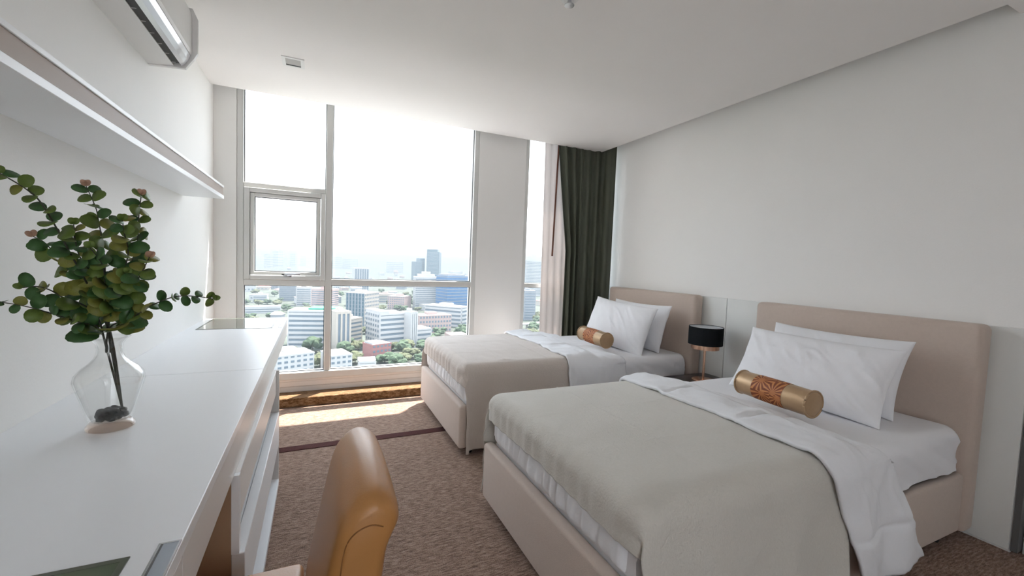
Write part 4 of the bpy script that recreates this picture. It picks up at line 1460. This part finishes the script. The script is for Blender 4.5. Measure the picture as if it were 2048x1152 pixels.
TP = []
ROAD = spline([(178, 455, ZG + 5), (215, 440, ZG + 6), (285, 470, ZG + 6), (350, 540, ZG + 6)], 24)
for k, (x, y, r_) in enumerate(TREES):
    if not free(x, y, r_ * 0.85):
        continue
    if any((x - a) ** 2 + (y - b) ** 2 < (0.82 * (r_ + c_)) ** 2 for a, b, c_ in TP):
        continue
    if 150 < x < 360 and any((x - p.x) ** 2 + (y - p.y) ** 2 < (r_ + 6) ** 2 for p in ROAD):
        continue
    TP.append((x, y, r_))
    cme, tme = TM[k % 5]
    o = empty('tree', (x, y, ZG), 'leafy green tree growing among the city buildings below the window', 'tree', 'city trees')
    o.rotation_euler = (0, 0, rt.uniform(0, 6.28))
    s_ = r_ * 0.85
    o.scale = (s_, s_, s_ * rt.uniform(0.75, 1.0))
    link(bpy.data.objects.new('crown', cme), o)
    link(bpy.data.objects.new('trunk', tme), o)

# small houses filling the districts between -----------------------------------
HM = []
for k, (bm_, rm_) in enumerate((('b_white', 'b_roof'), ('b_cream', 'b_red'), ('b_white', 'b_pink'), ('b_grey', 'b_white'), ('b_pink', 'b_cream'))):
    v_, f_ = box_vf((-0.5, -0.5, 0), (0.5, 0.5, 1))
    m1 = bpy.data.meshes.new('house_body')
    m1.from_pydata(v_, [], f_)
    m1.materials.append(M[bm_])
    if k % 2:
        v_ = [(-0.55, -0.55, 1), (0.55, -0.55, 1), (0.55, 0.55, 1), (-0.55, 0.55, 1), (-0.3, 0, 1.35), (0.3, 0, 1.35)]
        f_ = [(0, 1, 5, 4), (2, 3, 4, 5), (1, 2, 5), (3, 0, 4), (3, 2, 1, 0)]
    else:
        v_, f_ = box_vf((-0.53, -0.53, 1), (0.53, 0.53, 1.06))
    m2 = bpy.data.meshes.new('roof')
    m2.from_pydata(v_, [], f_)
    m2.materials.append(M[rm_])
    v_, f_ = joinvf([box_vf((-0.4 + 0.28 * q, -0.51, 0.3 + 0.4 * w_), (-0.24 + 0.28 * q, -0.49, 0.55 + 0.4 * w_)) for q in range(3) for w_ in range(1)])
    m3 = bpy.data.meshes.new('window_row')
    m3.from_pydata(v_, [], f_)
    m3.materials.append(M['b_glass'])
    HM.append((m1, m2, m3))
placed = []
k = 0
while len(placed) < 120 and k < 3000:
    k += 1
    d_ = rt.uniform(430, 1500) if k % 3 else rt.uniform(900, 2400)
    b_ = rt.uniform(-0.14, 0.52)
    x, y = d_ * math.tan(b_), d_
    sz = rt.uniform(10, 20)
    if not free(x, y, sz * 0.8) or any((x - a) ** 2 + (y - b) ** 2 < (sz + c) ** 2 * 0.5 for a, b, c in placed):
        continue
    if any((x - a) ** 2 + (y - b) ** 2 < (sz * 0.9 + c) ** 2 for a, b, c in TP) or any((x - p.x) ** 2 + (y - p.y) ** 2 < (sz + 6) ** 2 for p in ROAD):
        continue
    placed.append((x, y, sz))
    o = empty('house', (x, y, ZG), 'small low house in the hazy districts below the window', 'house', 'small city houses')
    o.rotation_euler = (0, 0, rt.uniform(-0.5, 0.5))
    o.scale = (sz * rt.uniform(0.8, 1.5), sz, rt.uniform(6, 13))
    for nm, me in zip(('house_body', 'roof', 'window_row'), HM[k % 5]):
        link(bpy.data.objects.new(nm, me), o)

# elevated road in the narrow window view
t = empty('elevated_road', (240, 440, ZG), 'pale elevated road curving past trees in the narrow window', 'road')
P = ROAD
v_, f_ = [], []
for i, p in enumerate(P):
    tg = (P[min(23, i + 1)] - P[max(0, i - 1)]).normalized()
    n_ = Vector((-tg.y, tg.x, 0))
    for a, zz in ((-4, -0.8), (4, -0.8), (4, 0.6), (-4, 0.6)):
        v_.append(tuple(p + n_ * a + Vector((0, 0, zz))))
f_ = [(i * 4 + j, i * 4 + (j + 1) % 4, i * 4 + 4 + (j + 1) % 4, i * 4 + 4 + j) for i in range(23) for j in range(4)]
mk('road_deck', v_, f_, M['b_roof'], t)
for i in range(1, 23, 4):
    mk('road_pier', *box_vf((P[i].x - 1, P[i].y - 1, ZG), (P[i].x + 1, P[i].y + 1, P[i].z - 0.8)), M['b_roof'], t)

# ------------------------------------------------------------------ haze over the city
hz, t_, out_ = newmat('city_haze')
vsn = t_.nodes.new('ShaderNodeVolumeScatter')
vsn.inputs['Color'].default_value = (0.80, 0.92, 1.0, 1)
vsn.inputs['Density'].default_value = 0.00013
vsn.inputs['Anisotropy'].default_value = 0.0
vab = t_.nodes.new('ShaderNodeVolumeAbsorption')
vab.inputs['Color'].default_value = (0.20, 0.20, 0.20, 1)
vab.inputs['Density'].default_value = 0.00038
adn = t_.nodes.new('ShaderNodeAddShader')
t_.links.new(vsn.outputs[0], adn.inputs[0])
t_.links.new(vab.outputs[0], adn.inputs[1])
t_.links.new(adn.outputs[0], out_.inputs['Volume'])
v_, f_ = box_vf((-4500, 130, ZG - 5), (8500, 13000, 110))
o = mk('haze', v_, f_, hz)
tag(o, 'pale blue haze lying over the whole city view', 'haze', kind='stuff')
